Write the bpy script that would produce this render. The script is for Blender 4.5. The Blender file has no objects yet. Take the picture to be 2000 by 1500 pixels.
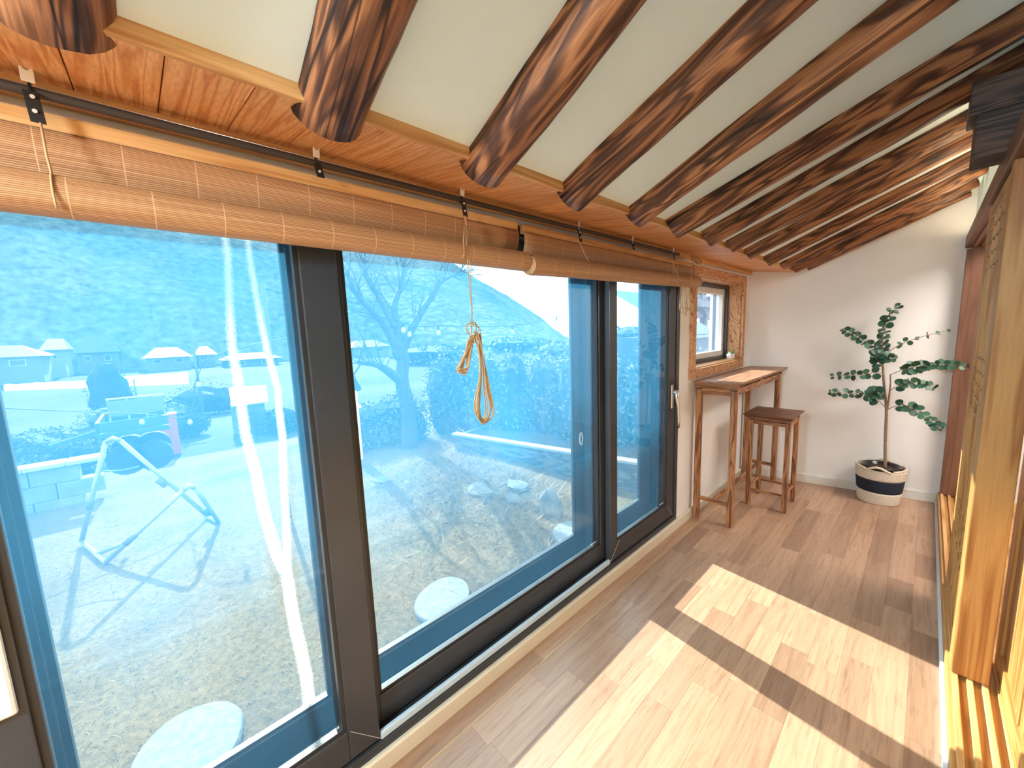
import bpy, math, random
import numpy as np
from mathutils import Vector, Matrix, noise as mnoise

scene = bpy.context.scene
COL = scene.collection

# ------------------------------------------------------------------ camera
F = 751.0; H = 1.42
def _n(v):
    v = np.array(v, float); return v / np.linalg.norm(v)
_Y = _n([815, -128, F]); _D = np.array([210, 5750, F]); _D = _n(_D - _D.dot(_Y) * _Y); _U = -_D
_X = np.cross(_Y, _U)
ROT = np.array([_X, _Y, _U])            # camera (x right, y down, z forward) -> world
cam_data = bpy.data.cameras.new('camera'); cam = bpy.data.objects.new('camera', cam_data); COL.objects.link(cam)
cam_data.sensor_width = 36; cam_data.lens = F / 2000 * 36; cam_data.clip_start = 0.02; cam_data.clip_end = 2000
_r = ROT @ np.array([1, 0, 0]); _u = ROT @ np.array([0, -1, 0]); _b = ROT @ np.array([0, 0, -1])
cam.matrix_world = Matrix(((_r[0], _u[0], _b[0], 0), (_r[1], _u[1], _b[1], 0), (_r[2], _u[2], _b[2], H), (0, 0, 0, 1)))
scene.camera = cam

# ------------------------------------------------------------------ world, sun, exposure
W = bpy.data.worlds.new('world'); scene.world = W; W.use_nodes = True
bg = W.node_tree.nodes['Background']; bg.inputs[0].default_value = (0.80, 0.91, 1.0, 1); bg.inputs[1].default_value = 1.5
sd = bpy.data.lights.new('sun', 'SUN'); sd.energy = 5.5; sd.angle = math.radians(0.6); sd.color = (1.0, 0.93, 0.82)
sun = bpy.data.objects.new('sun', sd); COL.objects.link(sun)
SUN_DIR = Vector((1.0, -0.13, -0.62)).normalized()
sun.rotation_euler = SUN_DIR.to_track_quat('-Z', 'Y').to_euler(); sun.location = (-6, 1, 5)
vs = scene.view_settings; vs.view_transform = 'Standard'; vs.look = 'None'; vs.gamma = 1; vs.use_curve_mapping = False
vs.exposure = 1.85

# ------------------------------------------------------------------ pixel helpers
def ray(px, py): return ROT @ np.array([px - 1000, py - 750, F])
def onz(px, py, z=0):
    d = ray(px, py); t = (z - H) / d[2]; return Vector(d * t + np.array([0, 0, H]))
def onx(px, py, x):
    d = ray(px, py); return Vector(d * (x / d[0]) + np.array([0, 0, H]))
def ony(px, py, y):
    d = ray(px, py); return Vector(d * (y / d[1]) + np.array([0, 0, H]))

# ------------------------------------------------------------------ materials
def newmat(name):
    m = bpy.data.materials.new(name); m.use_nodes = True
    return m, m.node_tree, m.node_tree.nodes['Principled BSDF']
def N(nt, t, **kw):
    n = nt.nodes.new(t)
    for k, v in kw.items():
        if k in n.inputs: n.inputs[k].default_value = v
        else: setattr(n, k, v)
    return n
def ramp(nt, fac, stops):
    r = N(nt, 'ShaderNodeValToRGB'); e = r.color_ramp.elements
    while len(e) < len(stops): e.new(0.5)
    for i, (p, c) in enumerate(stops): e[i].position = p; e[i].color = (*c, 1)
    nt.links.new(fac, r.inputs[0]); return r.outputs[0]
def mixc(nt, fac, a, b, mode='MIX'):
    n = N(nt, 'ShaderNodeMix'); n.data_type = 'RGBA'; n.blend_type = mode
    for s, v in ((0, fac), (6, a), (7, b)):
        if hasattr(v, 'is_output'): nt.links.new(v, n.inputs[s])
        else: n.inputs[s].default_value = v if s == 0 else (*v, 1)
    return n.outputs[2]
def math_(nt, op, a, b=0.0):
    n = N(nt, 'ShaderNodeMath'); n.operation = op
    for i, v in enumerate((a, b)):
        if hasattr(v, 'is_output'): nt.links.new(v, n.inputs[i])
        else: n.inputs[i].default_value = v
    return n.outputs[0]
def N2v(nt, col):
    n = N(nt, 'ShaderNodeSeparateColor'); nt.links.new(col, n.inputs[0]); return n.outputs[0]
def coords(nt, rnd=True):
    tc = N(nt, 'ShaderNodeTexCoord'); out = tc.outputs['Object']
    if rnd:
        oi = N(nt, 'ShaderNodeObjectInfo'); ml = math_(nt, 'MULTIPLY', oi.outputs['Random'], 41.0)
        cb = N(nt, 'ShaderNodeCombineXYZ')
        for i in range(3): nt.links.new(ml, cb.inputs[i])
        ad = N(nt, 'ShaderNodeVectorMath'); ad.operation = 'ADD'; nt.links.new(out, ad.inputs[0]); nt.links.new(cb.outputs[0], ad.inputs[1]); out = ad.outputs[0]
    return out
def bump(nt, b, h, s, d=0.002):
    n = N(nt, 'ShaderNodeBump', Strength=s, Distance=d); nt.links.new(h, n.inputs['Height']); nt.links.new(n.outputs[0], b.inputs['Normal'])
_mc = {}
def plain(name, c, rough=0.6, metal=0.0, var=0.06, scale=8.0, bmp=0.0, spec=0.5):
    if name in _mc: return _mc[name]
    m, nt, b = newmat(name); v = coords(nt, False)
    n = N(nt, 'ShaderNodeTexNoise', Scale=scale, Detail=4.0); nt.links.new(v, n.inputs['Vector'])
    d = [max(0, x * (1 - var)) for x in c]; l = [min(1, x * (1 + var)) for x in c]
    nt.links.new(ramp(nt, n.outputs['Fac'], [(0.3, d), (0.7, l)]), b.inputs['Base Color'])
    b.inputs['Roughness'].default_value = rough; b.inputs['Metallic'].default_value = metal
    b.inputs['Specular IOR Level'].default_value = spec
    if bmp: bump(nt, b, n.outputs['Fac'], bmp)
    _mc[name] = m; return m
def wood(name, dark, mid, light, axis='Z', scale=14.0, stretch=0.08, rings=5.0, rough=0.5, dist=0.6, lo=0.25, hi=0.8, fibre=0.35, tint=0.10, bmp=0.25, spec=0.4, flat=None, crack=False):
    key = name + axis
    if key in _mc: return _mc[key]
    m, nt, b = newmat(key); v = coords(nt)
    mp = N(nt, 'ShaderNodeMapping'); s = [1, 1, 1]; s['XYZ'.index(axis)] = stretch
    if flat: s['XYZ'.index(flat)] = 0.01
    mp.inputs['Scale'].default_value = s
    nt.links.new(v, mp.inputs['Vector'])
    n1 = N(nt, 'ShaderNodeTexNoise', Scale=scale, Detail=2.0, Distortion=dist); nt.links.new(mp.outputs[0], n1.inputs['Vector'])
    k = math_(nt, 'MULTIPLY', n1.outputs['Fac'], rings * 2); pp = math_(nt, 'PINGPONG', k, 1.0)
    c = ramp(nt, pp, [(0.0, light), (lo, light), (0.5 * (lo + hi), mid), (hi, dark), (1.0, dark)])
    mp2 = N(nt, 'ShaderNodeMapping'); s2 = [1, 1, 1]; s2['XYZ'.index(axis)] = 0.03; mp2.inputs['Scale'].default_value = s2; nt.links.new(v, mp2.inputs['Vector'])
    n2 = N(nt, 'ShaderNodeTexNoise', Scale=260.0, Detail=3.0); nt.links.new(mp2.outputs[0], n2.inputs['Vector'])
    f = ramp(nt, n2.outputs['Fac'], [(0.35, (1 - fibre,) * 3), (0.65, (1, 1, 1))])
    c = mixc(nt, 1.0, c, f, 'MULTIPLY')
    if crack:
        mp3 = N(nt, 'ShaderNodeMapping'); s3 = [1, 1, 1]; s3['XYZ'.index(axis)] = 0.06; mp3.inputs['Scale'].default_value = s3; nt.links.new(v, mp3.inputs['Vector'])
        n3 = N(nt, 'ShaderNodeTexNoise', Scale=9.0, Detail=3.0, Distortion=0.3); nt.links.new(mp3.outputs[0], n3.inputs['Vector'])
        c = mixc(nt, 1.0, c, ramp(nt, n3.outputs['Fac'], [(0.470, (1, 1, 1)), (0.478, (0.16, 0.14, 0.13)), (0.484, (0.16, 0.14, 0.13)), (0.492, (1, 1, 1))]), 'MULTIPLY')
    oi = N(nt, 'ShaderNodeObjectInfo')
    tr = ramp(nt, oi.outputs['Random'], [(0.0, (1 - tint, 1 - tint * 1.3, 1 - tint * 1.5)), (1.0, (1 + tint, 1 + tint, 1 + tint))])
    c = mixc(nt, 1.0, c, tr, 'MULTIPLY')
    nt.links.new(c, b.inputs['Base Color']); b.inputs['Roughness'].default_value = rough; b.inputs['Specular IOR Level'].default_value = spec
    bump(nt, b, n2.outputs['Fac'], bmp, 0.001)
    _mc[key] = m; return m
def M_furn(ax): return wood('furniture_oak', (0.20, 0.075, 0.028), (0.36, 0.155, 0.062), (0.50, 0.24, 0.105), ax, 30, 0.07, 5, 0.5, 0.5)
def M_furntop(ax): return wood('furniture_top_oak', (0.27, 0.135, 0.08), (0.34, 0.185, 0.11), (0.38, 0.215, 0.13), ax, 30, 0.05, 5, 0.45, 0.3)
def M_seat(ax): return wood('stool_seat_oak', (0.115, 0.045, 0.024), (0.19, 0.082, 0.045), (0.25, 0.115, 0.065), ax, 26, 0.07, 5, 0.45, 0.4)
def M_casing(ax): return wood('casing_figured_pine', (0.24, 0.075, 0.025), (0.56, 0.265, 0.11), (0.66, 0.36, 0.17), ax, 17, 0.35, 8, 0.5, 0.6, 0.55, 0.98, 0.2)
def M_soffit(ax): return wood('soffit_cedar', (0.60, 0.235, 0.08), (0.72, 0.33, 0.125), (0.80, 0.42, 0.185), ax, 30, 0.045, 7, 0.45, 0.25, 0.3, 0.95, 0.2, 0.14, flat='Z')
def M_pine(ax): return wood('pale_pine', (0.56, 0.27, 0.09), (0.68, 0.37, 0.14), (0.74, 0.44, 0.185), ax, 20, 0.05, 4, 0.5, 0.3, 0.3, 0.95, 0.15)
def M_log(ax): return wood('dark_stained_log', (0.095, 0.037, 0.020), (0.23, 0.088, 0.038), (0.44, 0.19, 0.08), ax, 15, 0.14, 6, 0.5, 0.7, 0.25, 0.85, 0.45, 0.15, 0.4, crack=True)
def M_beam(ax): return wood('old_beam', (0.02, 0.013, 0.011), (0.05, 0.03, 0.024), (0.10, 0.055, 0.04), ax, 18, 0.10, 6, 0.6, 0.8)
def M_door(ax): return wood('door_wood', (0.33, 0.135, 0.034), (0.43, 0.195, 0.052), (0.52, 0.27, 0.085), ax, 20, 0.05, 4, 0.45, 0.3, 0.3, 0.95, 0.15)
def M_brown(ax): return wood('brown_jamb', (0.145, 0.06, 0.03), (0.175, 0.073, 0.037), (0.20, 0.087, 0.045), ax, 20, 0.05, 3, 0.5, 0.3, 0.3, 0.95, 0.12)
def M_floor(ax='Y'):
    key = 'floor_strip_wood'
    if key in _mc: return _mc[key]
    m, nt, b = newmat(key); v = coords(nt)
    mp = N(nt, 'ShaderNodeMapping'); mp.inputs['Scale'].default_value = (1, 0.05, 1); nt.links.new(v, mp.inputs['Vector'])
    n1 = N(nt, 'ShaderNodeTexNoise', Scale=45.0, Detail=6.0, Roughness=0.65, Distortion=0.5); nt.links.new(mp.outputs[0], n1.inputs['Vector'])
    c = ramp(nt, n1.outputs['Fac'], [(0.28, (0.27, 0.152, 0.094)), (0.46, (0.385, 0.230, 0.148)), (0.7, (0.44, 0.28, 0.185))])
    mp2 = N(nt, 'ShaderNodeMapping'); mp2.inputs['Scale'].default_value = (1, 0.09, 1); nt.links.new(v, mp2.inputs['Vector'])
    n2 = N(nt, 'ShaderNodeTexNoise', Scale=110.0, Detail=3.0); nt.links.new(mp2.outputs[0], n2.inputs['Vector'])
    c = mixc(nt, 1.0, c, ramp(nt, n2.outputs['Fac'], [(0.32, (0.80,) * 3), (0.42, (1, 1, 1))]), 'MULTIPLY')
    oi = N(nt, 'ShaderNodeObjectInfo')
    tr = ramp(nt, oi.outputs['Random'], [(0.0, (0.78, 0.74, 0.72)), (0.5, (1.0, 0.98, 0.95)), (1.0, (1.2, 1.2, 1.18))])
    c = mixc(nt, 1.0, c, tr, 'MULTIPLY'); nt.links.new(c, b.inputs['Base Color'])
    b.inputs['Roughness'].default_value = 0.33; b.inputs['Specular IOR Level'].default_value = 0.5
    bump(nt, b, n2.outputs['Fac'], 0.08, 0.0005)
    _mc[key] = m; return m
def M_bamboo():
    key = 'bamboo_slats'
    if key in _mc: return _mc[key]
    m, nt, b = newmat(key); tc = N(nt, 'ShaderNodeTexCoord')
    sx = N(nt, 'ShaderNodeSeparateXYZ'); nt.links.new(tc.outputs['UV'], sx.inputs[0])
    fr = math_(nt, 'FRACT', math_(nt, 'MULTIPLY', sx.outputs[1], 1.0))
    hgt = math_(nt, 'PINGPONG', fr, 0.5)
    cell = math_(nt, 'FLOOR', sx.outputs[1])
    cb = N(nt, 'ShaderNodeCombineXYZ'); nt.links.new(cell, cb.inputs[0]); nt.links.new(math_(nt, 'MULTIPLY', sx.outputs[0], 0.9), cb.inputs[1])
    n1 = N(nt, 'ShaderNodeTexNoise', Scale=1.7, Detail=2.0); nt.links.new(cb.outputs[0], n1.inputs['Vector'])
    c = ramp(nt, n1.outputs['Fac'], [(0.3, (0.42, 0.20, 0.085)), (0.55, (0.54, 0.285, 0.13)), (0.75, (0.64, 0.37, 0.185))])
    c = mixc(nt, 1.0, c, ramp(nt, hgt, [(0.0, (0.22, 0.16, 0.13)), (0.24, (1, 1, 1))]), 'MULTIPLY')
    # stitched warp threads
    th = math_(nt, 'FRACT', math_(nt, 'MULTIPLY', sx.outputs[0], 9.0))
    c = mixc(nt, ramp(nt, th, [(0.0, (1, 1, 1)), (0.012, (1, 1, 1)), (0.018, (0, 0, 0))]), c, (0.68, 0.42, 0.23))
    nt.links.new(c, b.inputs['Base Color']); b.inputs['Roughness'].default_value = 0.55
    bump(nt, b, hgt, 0.5, 0.0012)
    _mc[key] = m; return m
def M_glass(name, tint, veil, fac, streak=False):
    if name in _mc: return _mc[name]
    m, nt, b = newmat(name); nt.nodes.remove(b); out = nt.nodes['Material Output']
    tr = N(nt, 'ShaderNodeBsdfTransparent'); tr.inputs[0].default_value = (*tint, 1)
    tl = N(nt, 'ShaderNodeBsdfTranslucent'); tl.inputs[0].default_value = (*veil, 1)
    gl = N(nt, 'ShaderNodeBsdfGlossy', Roughness=0.0); gl.inputs[0].default_value = (1, 1, 1, 1)
    tc = N(nt, 'ShaderNodeTexCoord')
    n = N(nt, 'ShaderNodeTexNoise', Scale=3.0, Detail=5.0, Roughness=0.6); nt.links.new(tc.outputs['Object'], n.inputs['Vector'])
    r = math_(nt, 'MULTIPLY', ramp(nt, n.outputs['Fac'], [(0.3, (0.75,) * 3), (0.7, (1, 1, 1))]), fac)
    # dust film carries painted blue haze: weak low on the pane, full higher up
    sz = N(nt, 'ShaderNodeSeparateXYZ'); nt.links.new(tc.outputs['Object'], sz.inputs[0])
    wz = N(nt, 'ShaderNodeMapRange'); wz.interpolation_type = 'SMOOTHSTEP'
    for i_, v_ in enumerate((0.5, 1.15, 0.38, 1.0)): wz.inputs[i_ + 1].default_value = v_
    nt.links.new(math_(nt, 'ADD', sz.outputs[2], math_(nt, 'MULTIPLY', math_(nt, 'SUBTRACT', n.outputs['Fac'], 0.5), 0.5)), wz.inputs[0])
    r = math_(nt, 'MULTIPLY', r, wz.outputs[0])
    mx = N(nt, 'ShaderNodeMixShader'); nt.links.new(r, mx.inputs[0]); nt.links.new(tr.outputs[0], mx.inputs[1]); nt.links.new(tl.outputs[0], mx.inputs[2])
    last = mx.outputs[0]
    if streak:
        # dried rain streaks: two wandering white lines of mineral dust running down the pane
        sep = N(nt, 'ShaderNodeSeparateXYZ'); nt.links.new(tc.outputs['Object'], sep.inputs[0]); Yc, Zc = sep.outputs[1], sep.outputs[2]
        wn = N(nt, 'ShaderNodeTexNoise', Scale=2.6, Detail=3.0); cz = N(nt, 'ShaderNodeCombineXYZ'); nt.links.new(Zc, cz.inputs[2]); nt.links.new(cz.outputs[0], wn.inputs['Vector'])
        wob = math_(nt, 'MULTIPLY', math_(nt, 'SUBTRACT', wn.outputs['Fac'], 0.5), 0.02)
        sp = N(nt, 'ShaderNodeTexNoise', Scale=330.0, Detail=2.0); nt.links.new(tc.outputs['Object'], sp.inputs['Vector'])
        spk = ramp(nt, sp.outputs['Fac'], [(0.42, (0, 0, 0)), (0.58, (1, 1, 1))])
        tot = None
        for line, w0, w1 in ((((0.31, 0.247), (0.505, 0.236), (0.704, 0.226), (0.78, 0.206), (0.92, 0.187), (1.05, 0.181), (1.16, 0.168), (1.41, 0.161), (1.66, 0.179)), 0.022, 0.013),
                             (((0.31, 0.247), (0.703, 0.229), (0.82, 0.238), (0.98, 0.248), (1.14, 0.259), (1.28, 0.257), (1.40, 0.243), (1.635, 0.23)), 0.014, 0.012)):
            zc2 = math_(nt, 'MULTIPLY', Zc, 0.5)
            cen = ramp(nt, zc2, [(z_ / 2, (y_ * 2,) * 3) for z_, y_ in line]); cen = math_(nt, 'MULTIPLY', N2v(nt, cen), 0.5)
            d = math_(nt, 'ABSOLUTE', math_(nt, 'SUBTRACT', math_(nt, 'SUBTRACT', Yc, cen), wob))
            w = N(nt, 'ShaderNodeMapRange'); w.inputs[1].default_value = 0.2; w.inputs[2].default_value = 1.7; w.inputs[3].default_value = w0; w.inputs[4].default_value = w1; nt.links.new(Zc, w.inputs[0])
            k = math_(nt, 'SUBTRACT', 1.0, math_(nt, 'DIVIDE', d, w.outputs[0])); k = math_(nt, 'MAXIMUM', k, 0.0)
            tot = k if tot is None else math_(nt, 'MAXIMUM', tot, k)
        fade = N(nt, 'ShaderNodeMapRange'); fade.inputs[1].default_value = 0.85; fade.inputs[2].default_value = 1.55; fade.inputs[3].default_value = 0.55; fade.inputs[4].default_value = 0.06; nt.links.new(Zc, fade.inputs[0])
        gate = math_(nt, 'MINIMUM', math_(nt, 'MULTIPLY', tot, 5.0), 1.0)
        body = math_(nt, 'ADD', math_(nt, 'MULTIPLY', tot, 1.2), math_(nt, 'MULTIPLY', math_(nt, 'SUBTRACT', sp.outputs['Fac'], 0.55), 4.0))
        msk = math_(nt, 'MULTIPLY', math_(nt, 'MULTIPLY', math_(nt, 'MAXIMUM', body, 0.0), gate), fade.outputs[0])
        msk = math_(nt, 'MINIMUM', msk, 0.9)
        t2 = N(nt, 'ShaderNodeBsdfTranslucent'); t2.inputs[0].default_value = (0.95, 0.95, 0.9, 1)
        m2 = N(nt, 'ShaderNodeMixShader'); nt.links.new(msk, m2.inputs[0]); nt.links.new(last, m2.inputs[1]); nt.links.new(t2.outputs[0], m2.inputs[2]); last = m2.outputs[0]
    fr = N(nt, 'ShaderNodeFresnel', IOR=1.35)
    geo = N(nt, 'ShaderNodeNewGeometry')
    frf = math_(nt, 'MULTIPLY', fr.outputs[0], math_(nt, 'SUBTRACT', 1.0, geo.outputs['Backfacing']))
    m3 = N(nt, 'ShaderNodeMixShader'); nt.links.new(frf, m3.inputs[0]); nt.links.new(last, m3.inputs[1]); nt.links.new(gl.outputs[0], m3.inputs[2])
    nt.links.new(m3.outputs[0], out.inputs['Surface'])
    _mc[name] = m; return m
VEIL = (0.10, 0.54, 0.98)
def G_in(): return M_glass('window_glass', (0.93, 0.975, 0.985), VEIL, 0.056)
def G_streak(): return M_glass('window_glass_streaked', (0.93, 0.975, 0.985), VEIL, 0.056, True)
def G_small(): return M_glass('small_window_glass', (0.96, 0.98, 0.99), (0.3, 0.6, 1.0), 0.05)

# ------------------------------------------------------------------ mesh helpers
class MB:
    def __init__(s): s.v = []; s.f = []; s.uv = None
    def box(s, x0, x1, y0, y1, z0, z1):
        o = len(s.v)
        s.v += [(x0, y0, z0), (x1, y0, z0), (x1, y1, z0), (x0, y1, z0), (x0, y0, z1), (x1, y0, z1), (x1, y1, z1), (x0, y1, z1)]
        s.f += [tuple(o + i for i in q) for q in ((3, 2, 1, 0), (4, 5, 6, 7), (0, 1, 5, 4), (1, 2, 6, 5), (2, 3, 7, 6), (3, 0, 4, 7))]
        return s
    def prism(s, pts, d):
        """extrude polygon pts (3d, in order) by vector d"""
        o = len(s.v); n = len(pts); d = Vector(d)
        s.v += [tuple(p) for p in pts] + [tuple(Vector(p) + d) for p in pts]
        s.f.append(tuple(o + i for i in reversed(range(n)))); s.f.append(tuple(o + n + i for i in range(n)))
        for i in range(n):
            j = (i + 1) % n; s.f.append((o + i, o + j, o + n + j, o + n + i))
        return s
    def bar(s, a, b, w, h, up=(0, 0, 1)):
        a = Vector(a); b = Vector(b); d = (b - a).normalized(); up = Vector(up)
        sd_ = d.cross(up)
        if sd_.length < 1e-4: sd_ = d.cross(Vector((1, 0, 0)))
        sd_.normalize(); u = sd_.cross(d).normalized()
        pts = [a - sd_ * w / 2 - u * h / 2, a + sd_ * w / 2 - u * h / 2, a + sd_ * w / 2 + u * h / 2, a - sd_ * w / 2 + u * h / 2]
        return s.prism(pts, b - a)
    def tube(s, pts, r, n=8, caps=True, closed=False):
        pts = [Vector(p) for p in pts]; m = len(pts)
        rs = r if isinstance(r, (list, tuple)) else [r] * m
        o = len(s.v); ref = None
        for i in range(m):
            if closed: t = pts[(i + 1) % m] - pts[i - 1]
            else: t = pts[min(i + 1, m - 1)] - pts[max(i - 1, 0)]
            t = t.normalized() if t.length > 1e-9 else Vector((0, 0, 1))
            if ref is None: ref = t.orthogonal().normalized()
            ref = (ref - t * ref.dot(t)); ref = ref.normalized() if ref.length > 1e-6 else t.orthogonal().normalized()
            b = t.cross(ref)
            for k in range(n):
                a = 2 * math.pi * k / n; s.v.append(tuple(pts[i] + (ref * math.cos(a) + b * math.sin(a)) * rs[i]))
        for i in range(m if closed else m - 1):
            j = (i + 1) % m
            for k in range(n):
                l = (k + 1) % n; s.f.append((o + i * n + k, o + i * n + l, o + j * n + l, o + j * n + k))
        if caps and not closed:
            s.f.append(tuple(o + k for k in reversed(range(n)))); s.f.append(tuple(o + (m - 1) * n + k for k in range(n)))
        return s
    def lathe(s, prof, c=(0, 0, 0), n=24, sx=1, sy=1):
        o = len(s.v); m = len(prof)
        for r, z in prof:
            for k in range(n):
                a = 2 * math.pi * k / n; s.v.append((c[0] + r * sx * math.cos(a), c[1] + r * sy * math.sin(a), c[2] + z))
        for i in range(m - 1):
            for k in range(n):
                l = (k + 1) % n; s.f.append((o + i * n + k, o + i * n + l, o + (i + 1) * n + l, o + (i + 1) * n + k))
        s.f.append(tuple(o + k for k in reversed(range(n)))); s.f.append(tuple(o + (m - 1) * n + k for k in range(n)))
        return s
    def mesh(s, name, mat, smooth=False):
        me = bpy.data.meshes.new(name); me.from_pydata(s.v, [], s.f); me.validate(); me.update()
        if mat: me.materials.append(mat)
        if smooth: me.polygons.foreach_set('use_smooth', [True] * len(me.polygons))
        return me
    def build(s, name, mat, parent=None, smooth=False, bevel=0.0, **props):
        return link(name, s.mesh(name, mat, smooth), parent, bevel, smooth, **props)
def link(name, me, parent=None, bevel=0.0, smooth=False, loc=None, mtx=None, **props):
    o = bpy.data.objects.new(name, me); COL.objects.link(o)
    if mtx is not None: o.matrix_basis = mtx
    elif loc is not None: o.location = loc
    if parent is not None:
        o.parent = parent; o.matrix_parent_inverse = WM(parent).inverted()
    if bevel:
        b = o.modifiers.new('bevel', 'BEVEL'); b.width = bevel; b.segments = 2; b.limit_method = 'ANGLE'
    if smooth and me is not None:
        try: me.shade_auto_smooth = True
        except Exception: pass
    for k, v in props.items(): o[k] = v
    return o
def WM(o):
    m = o.matrix_basis.copy()
    if o.parent is not None: m = WM(o.parent) @ o.matrix_parent_inverse @ m
    return m
def thing(name, label, cat, loc=(0, 0, 0), group=None, kind=None):
    o = bpy.data.objects.new(name, None); COL.objects.link(o); o.location = loc; o.empty_display_size = 0.1
    o['label'] = label; o['category'] = cat
    if group: o['group'] = group
    if kind: o['kind'] = kind
    return o
def B(*a): return MB().box(*a)
ORD = ['first', 'second', 'third', 'fourth', 'fifth', 'sixth', 'seventh', 'eighth', 'ninth', 'tenth', 'eleventh', 'twelfth', 'thirteenth']
white_wall = plain('wall_paint', (0.80, 0.77, 0.735), 0.75, var=0.025, scale=3, bmp=0.04)
plaster = plain('ceiling_plaster', (0.72, 0.83, 0.82), 0.85, var=0.03, scale=4, bmp=0.15)
cream = plain('cream_base', (0.66, 0.61, 0.50), 0.45, var=0.03)
black_pvc = plain('black_window_profile', (0.036, 0.041, 0.050), 0.32, var=0.1)
steel = plain('brushed_metal', (0.62, 0.62, 0.62), 0.3, 1.0)
white_plastic = plain('white_plastic', (0.75, 0.74, 0.70), 0.4)
black_fab = plain('black_strap', (0.012, 0.012, 0.013), 0.7)

# ================================================================== STRUCTURE
random.seed(7)
YB = -2.2                               # back end of the corridor behind the camera
def endwall_y(x): return 4.075 + (x + 1.14) * 0.19
# floor with strip planks
floor = B(-1.16, 0.16, YB, 4.45, -0.16, -0.006).build('floor', plain('floor_joint', (0.28, 0.16, 0.10), 0.6), kind='structure', label='brown wood strip floor of the sunny corridor', category='floor')
PW = 0.0988; lens_ = (0.31, 0.42, 0.55, 0.68)
def plank_mesh(w, l):
    m = MB(); e = 0.0001; c = 0.0005
    v = [(e, e, -0.008), (w - e, e, -0.008), (w - e, l - e, -0.008), (e, l - e, -0.008), (e, e, -c), (w - e, e, -c), (w - e, l - e, -c), (e, l - e, -c),
         (e + c, e + c, 0), (w - e - c, e + c, 0), (w - e - c, l - e - c, 0), (e + c, l - e - c, 0)]
    m.v = v
    m.f = [(8, 9, 10, 11)] + [(i, (i + 1) % 4, 4 + (i + 1) % 4, 4 + i) for i in range(4)] + [(4 + i, 4 + (i + 1) % 4, 8 + (i + 1) % 4, 8 + i) for i in range(4)]
    return m.mesh('floor_plank', M_floor())
pm = {l: plank_mesh(PW, l) for l in lens_}; pb = {l: plank_mesh(0.079, l) for l in (0.9, 1.2)}
for c in range(13):
    x = -1.045 + 0.0015 + (c - 1) * PW if c else -1.125
    y = YB if c == 0 else YB - random.random() * 0.4
    while y < 4.32:
        l = random.choice((0.9, 1.2) if c == 0 else lens_)
        if y + l > 0.2:
            link('floor_plank', (pb if c == 0 else pm)[l], floor, loc=(x, y, 0))
        y += l
    # fill behind the camera cheaply
B(-1.125, 0.14, YB, -0.4, -0.006, -0.001).build('floor_plank', M_floor(), floor)
B(-1.0462, -1.0438, 0.0, 4.09, -0.004, 0.0008).build('trim_1', plain('brass_strip', (0.70, 0.50, 0.22), 0.4), kind='structure', label='thin golden joint strip along the floor beside the window', category='trim')

# window wall
wl = MB(); X1, X0 = -1.14, -1.40
WY0, WY1, WZ0, WZ1 = -1.95, 2.605, 0.062, 1.845
SY0, SY1, SZ0, SZ1 = 2.83, 3.84, 1.115, 1.785
wl.box(X0, X1, YB, 4.5, -0.6, WZ0); wl.box(X0, X1, YB, 4.5, WZ1, 2.05)
wl.box(X0, X1, YB, WY0, WZ0, WZ1); wl.box(X0, X1, WY1, SY0, WZ0, WZ1); wl.box(X0, X1, SY1, 4.5, WZ0, WZ1)
wl.box(X0, X1, SY0, SY1, WZ0, SZ0); wl.box(X0, X1, SY0, SY1, SZ1, WZ1)
wl.build('wall_left', white_wall, kind='structure', label='cream wall that holds the large sliding window', category='wall')
bb = MB(); bb.prism([(-1.14, YB, 0), (-1.121, YB, 0), (-1.121, YB, 0.058), (-1.127, YB, 0.066), (-1.14, YB, 0.066)], (0, 4.09 - YB, 0))
bb.build('baseboard_left', cream, kind='structure', label='cream baseboard under the large sliding window', category='baseboard')
# end wall
ew = MB(); xa, xb = -1.40, 2.7
ew.prism([(xa, endwall_y(xa), -0.1), (xb, endwall_y(xb), -0.1), (xb, endwall_y(xb) + 0.12, -0.1), (xa, endwall_y(xa) + 0.12, -0.1)], (0, 0, 2.75))
ew.build('wall_back', white_wall, kind='structure', label='white end wall behind the potted tree', category='wall')
be = MB(); xa, xb = -1.12, 0.135
be.prism([(xa, endwall_y(xa) - 0.012, 0), (xb, endwall_y(xb) - 0.012, 0), (xb, endwall_y(xb), 0), (xa, endwall_y(xa), 0)], (0, 0, 0.072))
be.build('baseboard_back', plain('white_base', (0.72, 0.68, 0.62), 0.5), kind='structure', label='white baseboard at the foot of the end wall', category='baseboard')
B(-1.4, 2.7, YB - 0.1, YB, -0.1, 2.65).build('wall_front', white_wall, kind='structure', label='white wall closing the corridor behind the camera', category='wall')
# ceiling
SL = 0.45
def cz(x): return 1.879 + SL * (x + 0.80)
cl = MB()
cl.prism([(-0.80, YB, cz(-0.8)), (0.30, YB, cz(0.30)), (0.30, YB, cz(0.30) + 0.06), (-0.80, YB, cz(-0.8) + 0.06)], (0, 4.5 - YB, 0))
ceil = cl.build('ceiling', plaster, kind='structure', label='sloping off-white plaster ceiling between the rafters', category='ceiling')
B(-1.4, -0.78, YB, 4.5, 1.965, 2.0).build('roof_backing', plain('roof_dark', (0.2, 0.12, 0.08), 0.8), ceil)
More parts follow.
